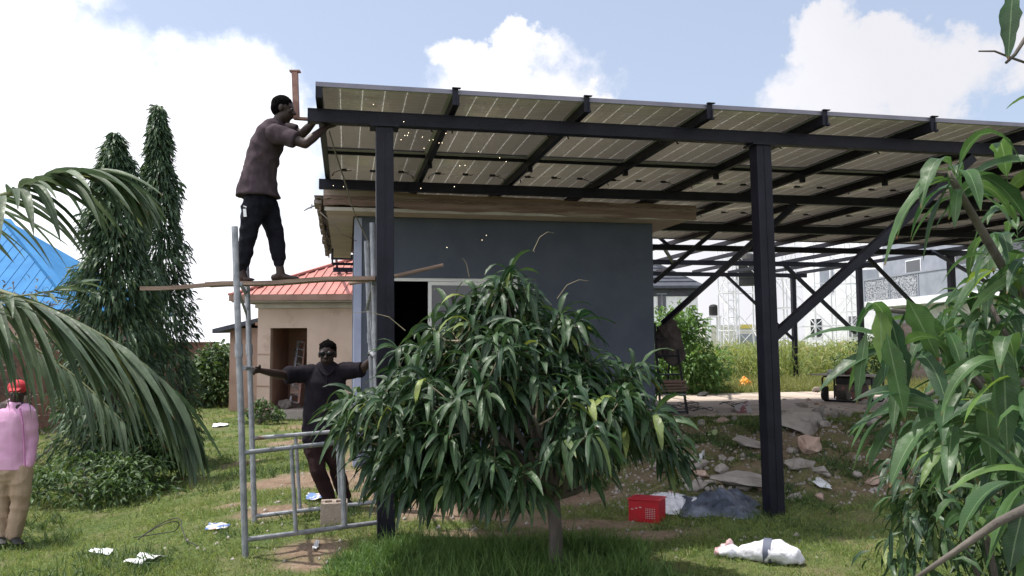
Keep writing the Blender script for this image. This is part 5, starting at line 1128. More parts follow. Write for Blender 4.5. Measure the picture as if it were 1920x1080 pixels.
def white_building():
    # facade runs from far left to near right
    A = at(1655, 600, 44); B_ = at(2020, 600, 30); A.z = B_.z = 0; d = (B_ - A).normalized(); nn = Vector((-d.y, d.x, 0)); L_ = (B_ - A).length; ax = (d, nn, Vector((0, 0, 1)))
    t = thing('white_apartment_building', 'modern white two storey building with long grey patterned balcony at the far right', 'building', A)
    def bx(mb, s0, s1, o0, o1, z0, z1): c = A + d * ((s0 + s1) / 2) + nn * ((o0 + o1) / 2); mb.box((c.x, c.y, (z0 + z1) / 2), s1 - s0, o1 - o0, z1 - z0, ax)
    zs = at(1685, 578, 43).z; mb = MB(); bx(mb, 0, L_, 0, 9, 0, 8.2); mb.build('wall', mOffWhite, t)
    mb = MB(); bx(mb, 1.0, L_, -1.5, -.02, zs, zs + .35); mb.build('balcony_slab', mWhite, t)
    mb = MB(); bx(mb, .3, L_, -.03, -.006, zs + .36, 7.0); bx(mb, .2, 3.4, -.04, -.008, .4, zs - .05); mb.build('grey_wall_panel', mGreyWall, t)
    mpat = pm('patterned_glass', (.10, .11, .13), .5, (.42, .43, .46), 14, contrast=(.48, .52), detail=2)
    for k in range(5):
        mb = MB(); s0 = 1.05 + k * (L_ - 1.2) / 5; bx(mb, s0, s0 + (L_ - 1.2) / 5 - .25, -1.46, -1.42, zs + .36, zs + 1.45); mb.build('balustrade_panel', mpat if k < 2 else mGreyWall, t)
    mb = MB(); bx(mb, 1.0, L_, -1.49, -1.40, zs + 1.46, zs + 1.55)
    for k in range(6): s0 = 1.0 + k * (L_ - 1.2) / 5 - .12; bx(mb, s0, s0 + .1, -1.47, -1.41, zs + .36, zs + 1.46)
    mb.build('handrail', mGreyWall, t)
    for s0, w, z0, h in ((2.0, 1.0, 1.6, 1.3), (5.2, 1.1, 1.7, 1.2), (8.5, 1.2, 1.7, 1.2), (2.6, 1.4, zs + .5, 1.9), (6.8, 1.4, zs + .5, 1.9), (10.5, 1.4, zs + .5, 1.9)):
        mb = MB(); bx(mb, s0, s0 + w, -.07, -.045, z0, z0 + h); wi = mb.build('window', mWhite, t); mb = MB(); bx(mb, s0 + .06, s0 + w - .06, -.08, -.072, z0 + .06, z0 + h - .06); mb.build('pane', mGlass, wi)
    t2 = thing('air_conditioner', 'white outdoor air conditioner unit on the ground floor wall of the white building', 'air conditioner', A); c = at(1675, 560, 42.2); mb = MB(); mb.box(c, .85, .35, .6, ax); mb.build('casing', mWhite, t2); mb = MB(); f = c - nn * .178 - d * .12; mb.tube([f, f - nn * .02], .22, 16); mb.build('fan_grille', mGreyWall, t2)
    t = thing('white_tower_block', 'tall plain white building block behind the lattice masts', 'building', (17, 50, 0))
    a = at(1508, 600, 50); b = at(1668, 600, 46); a.z = b.z = 0; d = (b - a).normalized(); nn = Vector((-d.y, d.x, 0)); ax = (d, nn, Vector((0, 0, 1))); L2_ = (b - a).length; mb = MB(); c = (a + b) / 2 + nn * 3; mb.box((c.x, c.y, 4.6), L2_, 6, 9.2, ax); mb.build('wall', mWhite, t)
    for f, z0, w, h, m_ in ((.30, 4.6, .9, 1.8, mGreyWall), (.80, 3.6, 1.0, 2.2, mGreyWall), (.62, 1.9, .8, 1.2, mGlass), (.15, 1.9, .7, 1.1, mGlass)):
        c = a + d * (L2_ * f) - nn * .03; mb = MB(); mb.box((c.x, c.y, z0 + h / 2), w, .04, h, ax); wi = mb.build('window', m_, t)
white_building()
def dark_roof_house():
    Y = 46; t = thing('dark_roofed_house', 'white walled house with dark hipped tile roof seen past the green bush', 'house', at(1260, 640, Y))
    xl, xr = at(1130, 600, Y).x, at(1309, 600, Y).x; ze = at(1300, 538, Y).z; mb = MB(); mb.box(((xl + xr) / 2, Y + 4, ze / 2), xr - xl, 8, ze); mb.build('wall', mWhite, t)
    mb = MB(); mb.box(((xl + xr) / 2, Y - .02, ze - .28), xr - xl + .02, .06, .5); mb.build('fascia_band', mDarkRoof, t)
    a = Vector((xl - .5, Y - .5, ze + .05)); b = Vector((xr + .35, Y - .5, ze + .05)); c = Vector((xr + .35, Y + 8.5, ze + .05)); d = Vector((xl - .5, Y + 8.5, ze + .05)); r2 = Vector((xr - 3.2, Y + 4, at(1225, 480, Y + 4).z)); r1 = Vector((xl + 3, Y + 4, r2.z)); mb = MB()
    mb.add([a, b, r2, r1], [(0, 1, 2, 3)]); mb.add([b, c, r2], [(0, 1, 2)]); mb.add([c, d, r1, r2], [(0, 1, 2, 3)]); mb.add([d, a, r1], [(0, 1, 2)]); mb.box(((a.x + b.x) / 2, a.y, ze - .03), b.x - a.x, .08, .14)
    for k in range(1, 9): f = k / 9; p0 = a.lerp(r1, f); p1 = b.lerp(r2, f); mb.bar(p0 + Vector((0, 0, .03)), p1 + Vector((0, 0, .03)), .06, .05)
    mb.build('roof', mDarkRoof, t)
    for x0, x1 in ((1233, 1249), (1180, 1200)):
        p = at(x0, 552, Y - .03); q = at(x1, 583, Y - .03); mb = MB(); mb.box(((p.x + q.x) / 2, Y - .02, (p.z + q.z) / 2), q.x - p.x, .05, p.z - q.z); wi = mb.build('window', mGlass, t)
        mb = MB(); mb.box(((p.x + q.x) / 2, Y - .05, (p.z + q.z) / 2), .05, .03, p.z - q.z); mb.box(((p.x + q.x) / 2, Y - .05, p.z + .03), q.x - p.x + .1, .05, .06); mb.build('window_bar', mGreyWall, wi)
dark_roof_house()
Yl = 62; mb = MB(); a = at(1322, 640, Yl); b = at(1460, 640, Yl)
t = thing('low_white_building', 'low cream building far away just above the block wall', 'building', a); mb.box(((a.x + b.x) / 2, Yl + 3, 1.45), b.x - a.x, 6, 2.9); mb.build('wall', pm('cream_far', (.62, .60, .52), .8), t); mb = MB(); p = at(1399, 612, Yl - .1); mb.box(p, 1.0, .06, .3); mb.build('sign_board', pm('yellow_sign', (.6, .5, .12), .6), t); mb = MB(); mb.box((p.x, Yl - .1, 1.8), 1.6, .06, .8); mb.build('arched_window', mGreyWall, t)
def water_tank(px, py, Y, r, h, label, stand=None):
    c = at(px, py, Y); t = thing('water_tank', label, 'water tank', c); mb = MB(); mb.tube([c, c + Vector((0, 0, h * .12)), c + Vector((0, 0, h * .8)), c + Vector((0, 0, h * .93)), c + Vector((0, 0, h))], [r, r, r, r * .8, r * .35], 20); mb.build('tank', mRubber, t, smooth=False); mb = MB()
    for k in range(4): mb.tube([c + Vector((0, 0, h * (.2 + .17 * k))), c + Vector((0, 0, h * (.2 + .17 * k) + .04))], r * 1.03, 20)
    mb.build('rib', mRubber, t)
    if stand:
        mb = MB()
        for i in (-1, 1):
            for j in (-1, 1): mb.bar(c + Vector((i * r * 1.1, j * r * 1.1, 0)), Vector((c.x + i * r * 1.1, c.y + j * r * 1.1, .2)), .12, .12)
        mb.box(c - Vector((0, 0, .06)), r * 3, r * 3, .1); mb.build('stand', mWhite, t)
water_tank(1338, 592, 60, .33, .85, 'small black water tank on white stand in the distance behind the wall', True)
def mast_tower(name, label, px, Y, w, ztop, step, th=.07, group=None, rz=.2, cat='lattice tower'):
    c = at(px, 640, Y); t = thing(name, label, cat, (c.x, c.y, .3), rz, group); mb = MB(); P4 = [Vector((c.x, c.y, 0)) + Vector((math.cos(rz + PI / 4 + k * PI / 2), math.sin(rz + PI / 4 + k * PI / 2), 0)) * w * .707 for k in range(4)]
    n = int((ztop - .3) / step)
    for k in range(4):
        m_ = MB(); p = P4[k]; m_.bar((p.x, p.y, .3), (p.x, p.y, ztop), th * .8, th * .8); m_.build('leg', mWhite, t)
        for i in range(n):
            q = P4[(k + 1) % 4]; z0 = .3 + i * step; z1 = z0 + step; mb.bar((p.x, p.y, z1), (q.x, q.y, z1), th * .4, th * .4); 
            mb.bar((p.x, p.y, z0), (q.x, q.y, z1), th * .3, th * .3) if (i + k) % 2 else mb.bar((q.x, q.y, z0), (p.x, p.y, z1), th * .3, th * .3)
    mb.build('bracing', mWhite, t); return t
mast_tower('lattice_tower', 'white lattice water tower carrying a dark tank, just left of the near right post', 1398, 40, 1.9, 6.4, 1.9, .09)
water_tank(1402, 535, 40, .62, 1.6, 'dark water tank on top of the white lattice tower left of the near right post')
mast_tower('lattice_tower', 'slim white ladder mast left of the tank tower behind the canopy', 1372, 39, .55, 6.3, .42, .06)
mast_tower('lattice_tower', 'tall white lattice frame right of the near post behind the far canopy post', 1462, 40, 1.2, 7.2, 1.5, .1)
mast_tower('lattice_tower', 'widest white lattice frame in front of the tall white building', 1546, 41, 2.6, 8.5, 2.1, .09)
mast_tower('lattice_tower', 'narrow white caged mast beside the grey balcony', 1594, 40, .9, 7.5, .7, .06)

# ------------------------------------------------------------------ loose things on the ground
def cloth(name, label, cat, c, sx, sy, h, mat, seed, rz=0, group=None, nx=60, ny=44, lobes=.22, ridg=1.0, thick=.012):
    V = []; c = Vector(c); k = Vector((seed * 3.1, seed * 1.7, 0)); ca, sa = math.cos(rz), math.sin(rz); off = []
    for j in range(ny + 1):
        for i in range(nx + 1):
            a = i / nx * 2 - 1; b = j / ny * 2 - 1
            r = math.hypot(a, b) or 1e-6; m_ = max(abs(a), abs(b)); th = math.atan2(b, a); rr = m_ * (1 + lobes * noise.noise(Vector((math.cos(th) * 1.6, math.sin(th) * 1.6, seed))) * 2); x = a / r * rr * sx / 2 * (1 + .2 * abs(math.sin(2 * th))); y = b / r * rr * sy / 2 * (1 + .2 * abs(math.sin(2 * th)))
            X = c.x + x * ca - y * sa; Y = c.y + x * sa + y * ca
            p = Vector((x * 4.6 / max(sx, .3) + .8 * noise.noise(Vector((x * 4, y * 4, seed))), y * 2.4 / max(sx, .3), 0)) + k; rd = 1 - abs(noise.noise(p * 1.3)) * 2.4; rd2 = 1 - abs(noise.noise(p * 3.1 + Vector((7, 0, 0)))) * 2
            z = max(0, (1 - m_ ** 3)) * h * (.5 + .42 * rd * ridg + .16 * rd2) + .012 + .006 * noise.noise(p * 7)
            V.append((X, Y, tz(X, Y) + max(z, .006)))
    n = nx + 1; F = [(j * n + i, j * n + i + 1, (j + 1) * n + i + 1, (j + 1) * n + i) for j in range(ny) for i in range(nx)]
    o = np_mesh(name, V, F, None, [mat] if not isinstance(mat, list) else mat); sl_ = o.modifiers.new('thickness', 'SOLIDIFY'); sl_.thickness = thick * .5; sl_.offset = 1
    return tag(o, label, cat, group)
g = gp(1345, 962); cloth('tarpaulin', 'crumpled dark grey tarpaulin heaped left of the foot of the near right post', 'tarpaulin', g + Vector((.03, .16, 0)), .84, .80, .125, mTarp, 3.3, -.15)
g = gp(1280, 958); cloth('woven_sack', 'white woven sack spread flat between the red box and the grey tarpaulin', 'sack', g + Vector((.0, .16, 0)), .60, .66, .075, mSack, 5.1, .3)
def filled_sack():
    c = gp(1440, 1052); t = thing('plastic_sack', 'white plastic sack with grey band and tied neck lying on the near grass', 'sack', c); a = gp(1500, 1062); b = gp(1356, 1044)
    pts = []; rd = []
    for f, r, rz in ((0, .05, .03), (.06, .085, .065), (.25, .10, .085), (.45, .095, .08), (.62, .07, .06), (.74, .045, .045), (.80, .04, .035), (.9, .075, .05), (1, .07, .03)):
        p = a.lerp(b, f); p.z = tz(p.x, p.y) + rz * .85 + .01; pts.append(p); rd.append((rz, r))
    fuse('sack_body', [ring_tube(pts, rd, (0, 0, 1), 20)], mSack, t, .008, 1, .013, 11, 2)
    mb = MB(); p = a.lerp(b, .40); p.z = tz(p.x, p.y) + .085; d = (b - a).normalized(); x = Vector((0, 0, 1)); y = d.cross(x); V = []
    for q in (-.03, .03):
        for j in range(20): an = 2 * PI * j / 20; V.append(p + d * q + x * math.cos(an) * .092 + y * math.sin(an) * .105)
    mb.add(V, [(j, (j + 1) % 20, 20 + (j + 1) % 20, 20 + j) for j in range(20)]); mb.build('grey_band', pm('grey_print', (.10, .11, .16), .7), t, smooth=True)
    mb = MB(); fuse('pink_wrapper', [ring_tube([b + Vector((-.03, .02, .03)), b + Vector((.03, .02, .05)), b + Vector((.05, .0, .10))], [.03, .045, .03])], pm('pink_plastic', (.5, .28, .30), .5, (.62, .5, .5), 12, bump=.8, bscale=25), t, .006, 1, .016, 25, 5)
filled_sack()
def red_box():
    A = gp(1170, 978); B_ = gp(1243, 984); d = (B_ - A).normalized(); nn = Vector((-d.y, d.x, 0)); ax = (d, nn, Vector((0, 0, 1))); c = (A + B_) / 2 + nn * .12; w = .30; h = .205
    t = thing('red_box', 'red plastic box with perforated end lying behind the young mango tree', 'box', c); mb = MB(); mb.box(c + Vector((0, 0, h / 2)), w, .22, h, ax); mb.box(c + Vector((0, 0, h + .006)), w + .02, .24, .014, ax); mb.build('body', mRed, t, bevel=.006)
    f = c - nn * .112
    mw = pm('pale_dots', (.5, .42, .42), .6)
    mb = MB()
    for i in range(6):
        for j in range(6): mb.box(f + d * (.025 + i * .017) + Vector((0, 0, .045 + j * .017)), .007, .006, .007, ax)
    for i in range(3): mb.box(f + d * (-.11 + i * .04) + Vector((0, 0, .12 + .01 * i)), .02, .006, .008, ax)
    o = mb.build('perforated_panel', mw, t); o['kind'] = 'stuff'
    del o['kind']
red_box()
def flat_bit(name, label, cat, pts, Y=None, h=.012, mat=mPaper, group=None):
    P_ = [gp(x, y) for x, y in pts]; c = sum(P_, Vector()) / len(P_); bm = bmesh.new(); rr = random.Random(int(pts[0][0]))
    N = 7; mesh = []; q = P_ if len(P_) == 4 else P_ + [P_[-1]]
    top = [[None] * (N + 1) for _ in range(N + 1)]; bot = [[None] * (N + 1) for _ in range(N + 1)]
    for i in range(N + 1):
        for j in range(N + 1):
            a = q[0].lerp(q[1], i / N); b = q[3].lerp(q[2], i / N); p = a.lerp(b, j / N); z = tz(p.x, p.y) + .015 + h * (1 + 1.5 * noise.noise(Vector((p.x * 9, p.y * 9, pts[0][0])))); e = noise.noise(Vector((i * .7, j * .7, pts[0][1]))) * .02; top[i][j] = bm.verts.new((p.x + e, p.y - e, z)); bot[i][j] = bm.verts.new((p.x + e, p.y - e, z - .004))
    for i in range(N):
        for j in range(N): bm.faces.new((top[i][j], top[i + 1][j], top[i + 1][j + 1], top[i][j + 1])); bm.faces.new((bot[i][j + 1], bot[i + 1][j + 1], bot[i + 1][j], bot[i][j]))
    for i in range(N):
        bm.faces.new((top[i][0], bot[i][0], bot[i + 1][0], top[i + 1][0])); bm.faces.new((top[i + 1][N], bot[i + 1][N], bot[i][N], top[i][N])); bm.faces.new((top[0][i + 1], bot[0][i + 1], bot[0][i], top[0][i])); bm.faces.new((top[N][i], bot[N][i], bot[N][i + 1], top[N][i + 1]))
    me = bpy.data.meshes.new(name); bm.to_mesh(me); bm.free(); me.materials.append(mat); me.polygons.foreach_set('use_smooth', [True] * len(me.polygons)); o = bpy.data.objects.new(name, me); COL.objects.link(o); return tag(o, label, cat, group)
mFly = pm('printed_flyer', (.62, .58, .58), .6, (.10, .18, .42), 9, contrast=(.5, .54), detail=2, col3=(.5, .12, .14), scale3=7, con3=(.6, .63))
flat_bit('paper_scrap', 'small white paper scrap lying in the grass at the bottom left', 'paper', [(165, 1040), (206, 1046), (213, 1036), (174, 1032)])
flat_bit('plastic_scrap', 'long crumpled white plastic scrap right of the small paper at the bottom left', 'plastic scrap', [(230, 1070), (268, 1068), (312, 1048), (262, 1053)], h=.03)
flat_bit('printed_flyer', 'blue and white printed flyer on the grass left of the scaffold', 'flyer', [(384, 998), (420, 998), (432, 988), (392, 987)], mat=mFly)
flat_bit('printed_packet', 'blue and white packet on the bare soil behind the scaffold standard', 'packet', [(573, 943), (604, 943), (604, 932), (576, 931)], h=.03, mat=mFly)
flat_bit('white_shard', 'thin white shard on the soil in front of the scaffold', 'shard', [(586, 1034), (594, 1034), (600, 1019), (593, 1018)])
flat_bit('plastic_scrap', 'white plastic strip in the grass beside the tan house path', 'plastic scrap', [(398, 803), (428, 800), (428, 796), (400, 797)], h=.02)
flat_bit('plastic_scrap', 'greenish white leaf shaped plastic scrap on the rubble left of the near post', 'plastic scrap', [(1328, 822), (1342, 822), (1346, 813), (1330, 812)], h=.02, mat=pm('green_plastic', (.32, .40, .2), .6))
flat_bit('plastic_scrap', 'pale strip standing in the rubble above the white woven sack', 'plastic scrap', [(1308, 880), (1314, 880), (1322, 853), (1316, 853)], h=.03)
flat_bit('plastic_scrap', 'white scrap in the grass right of the foot of the near right post', 'plastic scrap', [(1522, 912), (1560, 926), (1556, 912), (1530, 904)], h=.03)
# sandcrete block under the scaffold
def block(px, py, w, label, Yc=None, rz=.2, h=.22):
    c = gp(px, py); bm = MB(); ax = (Vector((math.cos(rz), math.sin(rz), 0)), Vector((-math.sin(rz), math.cos(rz), 0)), Vector((0, 0, 1))); d = .2
    z = Vector((0, 0, h / 2)); c = c + ax[1] * d / 2
    for s_ in (-1, 1): bm.box(c + z + ax[1] * s_ * (d / 2 - .018), w, .036, h, ax)
    for k in (-1, 0, 1): bm.box(c + z + ax[0] * k * (w / 2 - .02), .04, d - .072, h - .004, ax)
    bm.box(c + ax[2] * .08, w - .08, d - .074, .1, ax)
    return tag(bm.build('sandcrete_block', mBlock, bevel=.006), label, 'block')
block(626, 990, .24, 'hollow sandcrete block standing on the soil behind the scaffold standard')
block(487, 790, .42, 'pale block lying in the weeds beside the rear scaffold leg', rz=.0)
# wire loop
g = gp(300, 1015); mb = MB(); pts = []
for i in range(50):
    a = i / 49 * 2 * PI * 1.15; pts.append(Vector((g.x + math.cos(a) * .18 - .02 * i / 49, g.y + math.sin(a) * .10, g.z + .10 + .08 * math.sin(a * 1.3 + .5))))
pts = [gp(372, 1025, .02), gp(350, 1015, .03)] + pts + [gp(250, 1008, .03)]
mb.tube(pts, .0045, 5); tag(mb.build('wire_loop', mCableB, smooth=True), 'springy loop of dark wire lying in the grass at the lower left', 'wire')
# hanging cables
mb = MB(); P0 = [at(617, 246, 7.3), at(630, 290, 7.5), at(648, 345, 8.2), at(664, 398, 8.8), at(684, 440, 9.0), at(698, 468, 8.9), at(702, 520, 8.8), at(703, 640, 8.8)]; mb.tube(P0, .008, 6)
tag(mb.build('hanging_cable', mCable, smooth=True), 'pale cable hanging from the upper worker hands down past the near left post', 'cable')
mb = MB(); mb.tube([at(600, 398, 10.2), at(622, 418, 10.3), at(645, 440, 10.4), at(668, 452, 10.6)], .006, 5); tag(mb.build('thin_cable', mCable, smooth=True), 'thin pale wire from the roof aerial to the slate blue wall', 'cable')
# concrete yard things ------------------------------------------------
def sp(px, py, dz=0):
    r = ray(px, py); t = (SLAB['z'] + .0 - CAMZ) / r.z; p = r * t; return Vector((p.x, p.y, SLAB['z'] + dz))
def stepladder():
    foot_ = sp(1289, 776); top = at(1262, 606, foot_.y + .25); t = thing('stepladder', 'black steel stepladder leaning at the right corner of the slate blue wall', 'stepladder', foot_)
    ux = AXS[0]; w = .48; mLad = mBlack
    mb = MB(); mb.bar(foot_, top, .03, .07); mb.build('rail', mLad, t); mb = MB(); mb.bar(foot_ - ux * w, top - ux * (w - .14), .03, .07); mb.build('rail', mLad, t)
    for py in (772, 740, 703, 668, 636):
        f = (foot_.z and (py - 776) / (606 - 776)); a = foot_.lerp(top, f); b = (foot_ - ux * w).lerp(top - ux * (w - .14), f); mb = MB(); mb.bar(a, b, .12, .025); mb.build('step', mLad if py != 740 else mGalv, t)
    bk = foot_ + AXS[1] * .9
    mb = MB(); mb.bar(bk - ux * .03, top, .025, .04); mb.build('rear_leg', mLad, t); mb = MB(); mb.bar(bk - ux * w, top - ux * (w - .14), .025, .04); mb.build('rear_leg', mLad, t)
    for py, dz in ((735, 0), (727, .05), (720, .10), (713, .15)):
        f = (736 - 776) / (606 - 776); a = foot_.lerp(top, f) + Vector((0, .12, dz + .03)); mb = MB(); mb.box(a - ux * .22, .46 + .1 * (dz == .05), .3, .035, AXS); tag(mb.build('plank_offcut', mWood if dz != .15 else mRust), {0: 'lowest board of the short stack on the stepladder', .05: 'second board from the bottom of the stepladder stack, longest one', .10: 'third board from the bottom of the stepladder stack', .15: 'reddish top board of the stepladder stack'}[dz], 'board')
    mW = pm('grey_brown_cloth', (.075, .062, .062), .9, (.12, .10, .10), 6, spec=.12, bump=.6, bscale=20)
    c0 = top - ux * .05; pts = [c0 + Vector((0, 0, .03)), c0 + Vector((-.03, -.04, -.12)), c0 + Vector((.0, -.05, -.32)), c0 + Vector((.06, -.05, -.56)), c0 + Vector((.11, -.05, -.66))]
    o = fuse('draped_jacket', [ring_tube(pts, [(.10, .05), (.19, .07), (.20, .065), (.20, .05), (.15, .04)], ux, 18), ring_tube([c0 + Vector((-.18, -.04, -.1)), c0 + Vector((-.2, -.05, -.55))], [(.07, .05), (.08, .04)], ux)], mW, None, .012, 1, .022, 8, 4)
    tag(o, 'grey brown jacket draped over the top of the black stepladder', 'jacket')
stepladder()
def generator():
    A = sp(1543, 752); B_ = sp(1636, 757); d = (B_ - A).normalized(); nn = Vector((-d.y, d.x, 0)); ax = (d, nn, Vector((0, 0, 1))); L_ = (B_ - A).length; t = thing('portable_generator', 'black open frame portable generator standing on the slab under a board', 'generator', A)
    H = .50; W = .5
    for s_ in (0, 1):
        o_ = nn * W * s_; mb = MB(); mb.tube([A + o_ + Vector((0, 0, .03)), A + o_ + Vector((0, 0, H - .04)), A + o_ + d * .04 + Vector((0, 0, H)), A + o_ + d * (L_ - .04) + Vector((0, 0, H)), A + o_ + d * L_ + Vector((0, 0, H - .04)), A + o_ + d * L_ + Vector((0, 0, .06)), A + o_ + d * (L_ - .04) + Vector((0, 0, .02)), A + o_ + d * .03 + Vector((0, 0, .02))], .018, 8); mb.build('frame_tube', mBlack, t, smooth=True)
    mb = MB(); mb.box(A + d * L_ * .55 + nn * .25 + Vector((0, 0, H - .09)), L_ * .62, .4, .14, ax); mb.build('fuel_tank', pm('dull_black', (.03, .028, .028), .5), t, bevel=.02)
    mb = MB(); mb.box(A + d * L_ * .60 + nn * .04 + Vector((0, 0, H - .22)), L_ * .62, .05, .13, ax); cp = mb.build('control_panel', pm('panel_grey', (.12, .09, .08), .6), t)
    mb = MB()
    for k in range(3): mb.box(A + d * L_ * (.42 + .16 * k) + nn * .012 + Vector((0, 0, H - .22)), .06, .01, .06, ax)
    mb.build('socket', mRust, cp)
    mb = MB(); c = A + d * L_ * .30 + nn * .25 + Vector((0, 0, .16)); mb.tube([c - d * .1, c + d * .12], .13, 16); mb.box(c + Vector((0, 0, .08)), .2, .3, .16, ax); mb.build('engine', pm('engine_metal', (.08, .07, .065), .5, (.14, .12, .11), 20, metal=.4), t)
    mb = MB(); c = A + d * L_ * .70 + nn * .22 + Vector((0, 0, .15)); mb.tube([c - d * .17, c + d * .15], .11, 18); mb.build('alternator', mRust, t)
    mb = MB(); c = A + d * .06 - nn * .03 + Vector((0, 0, .13)); mb.tube([c - d * .03, c + d * .03], .11, 18); mb.box(c + d * .02 + Vector((0, 0, .04)), .10, .06, .26, ax); mb.build('air_filter', mRubber, t)
    bz = A.z + H + .022; c = (A + B_) / 2 + nn * .2 - d * .03; mb = MB(); mb.box((c.x, c.y, bz + .01), L_ * 1.28, .72, .022, ax); tag(mb.build('work_board', mFloor), 'thin pale board laid flat on top of the portable generator', 'board')
    top_ = bz + .022
    rr = random.Random(5)
    o = fuse('cloth_bundle', [ring_tube([c - d * .30 - nn * .2 + Vector((0, 0, top_ - c.z + .04)), c - d * .12 - nn * .2 + Vector((0, 0, top_ - c.z + .05))], [(.05, .06), (.04, .07)])], mSack, None, .008, 1, .012, 14, 2); tag(o, 'white crumpled bundle at the left end of the board on the generator', 'bundle')
    o = fuse('tool_bag', [ring_tube([c - nn * .1 + d * .0 + Vector((0, 0, top_ - c.z + .06)), c - nn * .1 + d * .26 + Vector((0, 0, top_ - c.z + .07))], [(.075, .08), (.06, .09)])], pm('brown_bag', (.10, .06, .045), .9), None, .008, 1, .014, 12, 7); tag(o, 'brown soft tool bag at the middle of the board on the generator', 'bag')
    mb = MB(); q = c - nn * .26 - d * .05 + Vector((0, 0, top_ - c.z + .035)); mb.tube([q - d * .12, q + d * .02], .032, 10); mb.tube([q + d * .03, q + d * .05], .06, 14); mb.build('x', mGalv); o = bpy.context.scene.objects['x']; o.name = 'angle_grinder'; tag(o, 'small grey angle grinder at the front edge of the board on the generator', 'grinder')
generator()
def bucket():
    c = sp(1684, 748); t = thing('plastic_bucket', 'white plastic bucket standing on the slab right of the generator', 'bucket', c); mb = MB(); r0, r1, h = .125, .155, .36; n = 28; prof = [(r0, 0), (r1 * .97, h * .85), (r1 + .008, h * .86), (r1 + .008, h * .9), (r1, h * .9), (r1, h), (r1 - .008, h), (r0 - .008, .01)]
    V = [c + Vector((math.cos(2 * PI * j / n) * r, math.sin(2 * PI * j / n) * r, z)) for r, z in prof for j in range(n)]; F = [(i * n + j, i * n + (j + 1) % n, (i + 1) * n + (j + 1) % n, (i + 1) * n + j) for i in range(len(prof) - 1) for j in range(n)] + [tuple((len(prof) - 1) * n + j for j in range(n))]; mb.add(V, F); mb.build('shell', mWhite, t)
    mb = MB(); mb.tube([c + Vector((math.cos(a) * r1 * 1.04, math.sin(a) * .05 - .08 * math.sin(a), h * .86 - .1 * math.sin(a))) for a in np.linspace(0, PI, 14)], .003, 5); mb.build('handle', mGalv, t)
    mb = MB(); V = [c + Vector((math.cos(a) * (r0 + .018 + .02 * (z > .15)), math.sin(a) * (r0 + .018 + .02 * (z > .15)), z)) for z in (.10, .22) for a in np.linspace(-1.9, -.9, 8)]; mb.add(V, [(j, j + 1, 9 + j, 8 + j) for j in range(7)]); mb.build('printed_label', mFly, t)
bucket()
c = sp(1399, 728); o = fuse('orange_bag', [ring_tube([c + Vector((-.08, 0, .06)), c + Vector((.0, 0, .14)), c + Vector((.10, 0, .07))], [.10, .13, .08]), ring_tube([c + Vector((-.1, 0, .16)), c + Vector((-.06, 0, .27))], [.05, .03]), ring_tube([c + Vector((.13, -.05, .05)), c + Vector((.16, -.05, .02))], [.06, .04])], mOrange, None, .010, 1, .03, 9, 3); tag(o, 'bright orange plastic bag crumpled on the slab left of the near right post', 'bag')
dl = [(1318, 743, .22, 'dark scrap metal pieces on the slab below the maize, left one'), (1372, 726, .12, 'dark lump beside the orange bag on its left'), (1425, 722, .2, 'dark rag lying right behind the orange bag'), (1462, 722, .18, 'grey lump just right of the near post on the slab'), (1478, 728, .14, 'brown half brick right of the near post on the slab'), (1490, 727, .15, 'second brown half brick beside the other one on the slab'), (1530, 735, .26, 'pale flat scrap left of the generator on the slab')]
for i, (x, y, w, lb) in enumerate(dl):
    c = sp(x, y); rr = random.Random(i + 40); rock(c + Vector((0, 0, w * .2)), w * .6, rr, .5, 'scrap_lump', mRust if i in (4, 5) else mConc if i in (3, 6) else mRubber, lb, None)
def red_tray():
    c = sp(1386, 772) + Vector((0, -.25, -.02)); mb = MB(); mb.box(c + Vector((0, 0, .09)), .26, .02, .2, (Vector((.9, .1, .35)).normalized(), Vector((0, 1, 0)), Vector((-.35, 0, .9)).normalized())); mb.box(c + Vector((.02, -.012, .1)), .18, .006, .12, (Vector((.9, .1, .35)).normalized(), Vector((0, 1, 0)), Vector((-.35, 0, .9)).normalized())); tag(mb.build('tilted_tray', pm('tray', (.20, .07, .08), .6, (.35, .33, .33), 7, contrast=(.45, .5)), None), 'small red and white tray tilted on the edge of the slab', 'tray')
red_tray()
rw = random.Random(8)
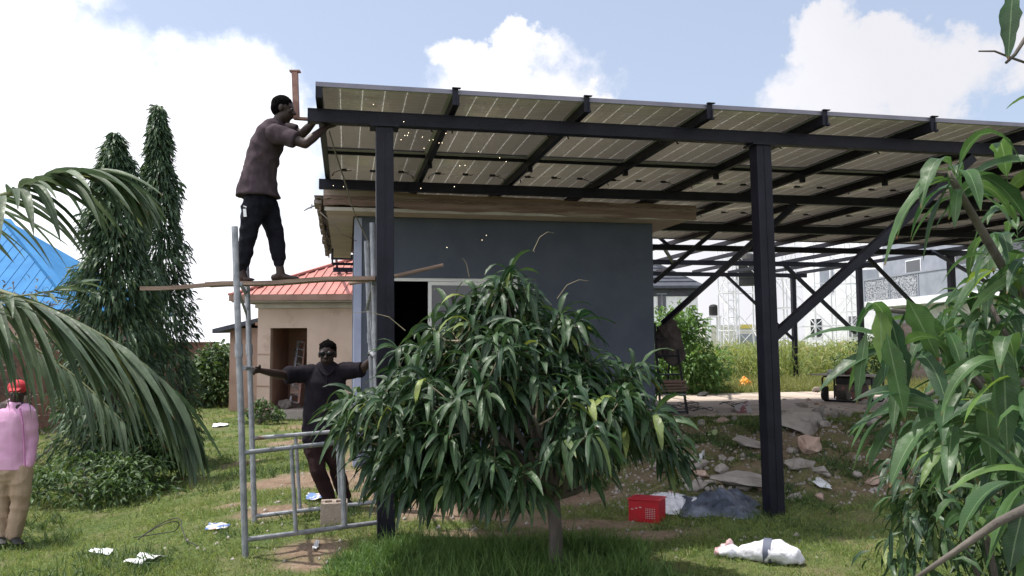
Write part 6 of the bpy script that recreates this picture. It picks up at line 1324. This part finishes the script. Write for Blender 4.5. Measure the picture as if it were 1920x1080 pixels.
for k in range(7):
    x0, y0 = rw.uniform(1250, 1400), rw.uniform(748, 770); mb = MB(); pts = []; a = rw.uniform(0, 6); x, y = x0, y0; c = sp(x0, y0); px_, py_ = c.x, c.y
    for i in range(26): a += rw.uniform(-.1, .75) * (1 if k % 2 else -1); px_ += math.cos(a) * .07; py_ += math.sin(a) * .06; pts.append(Vector((px_, py_, max(tz(px_, py_), SLAB['z'] - .02) + .03 + .05 * abs(math.sin(i * .5 + k)))))
    mb.tube(pts, .006, 5); tag(mb.build('loose_wire', mCableB, smooth=True), 'curl of dark loose wire on the slab edge behind the rubble', 'wire', 'loose wires on the slab')
# things in the porch recess
def porch_items():
    Y = 21.6; p0 = at(548, 752, Y); z = p0.z; t = thing('metal_gate_leaf', 'small rusty barred frame leaning inside the porch of the tan house', 'gate', p0); a = at(545, 752, Y); b = at(560, 756, Y - .2); c = at(560, 640, Y + .5); d = at(572, 642, Y + .4); mb = MB()
    mb.bar(a, c, .05, .05); mb.build('rail', mGalv, t); mb = MB(); mb.bar(b, d, .05, .05); mb.build('rail', mRust, t); mb = MB()
    for i in range(9): f = i / 8; mb = MB(); mb.bar(a.lerp(c, f), b.lerp(d, f), .03, .03); mb.build('crossbar', mGalv, t)
    mb = MB(); mb.bar(at(553, 740, Y), at(560, 655, Y + .9), .25, .10); tag(mb.build('plank', mWood), 'weathered plank leaning beside the barred frame in the tan house porch', 'plank')
    o = rock(at(536, 757, Y), .3, random.Random(2), .4, 'rag_heap', mConc, 'low grey heap on the porch floor of the tan house', None)
porch_items()
# welding sparks
rsx = random.Random(4)
mSpark = pm('hot_spark', (1, .8, .5), .5, emit=((1, .86, .6), 3))
spk = [(757, 228), (759, 254), (752, 262), (764, 254), (766, 249), (792, 257), (805, 263), (823, 268), (829, 268), (795, 278), (812, 262), (836, 250), (852, 350), (789, 353), (838, 464), (912, 441), (904, 450), (625, 348), (644, 350), (872, 310), (862, 311), (937, 296), (949, 303), (897, 284), (972, 478), (700, 196)]
for i, (x, y) in enumerate(spk):
    V, F = ellipsoid(at(x, y, rsx.uniform(6.3, 7.0)), (Vector((1, 0, 0)), Vector((0, 1, 0)), Vector((0, 0, 1))), (.0022, .0022, .003), 4); mb = MB(); mb.add(V, F); tag(mb.build('welding_spark', mSpark, smooth=True), 'tiny bright welding spark in the air under the canopy', 'spark', 'welding sparks')
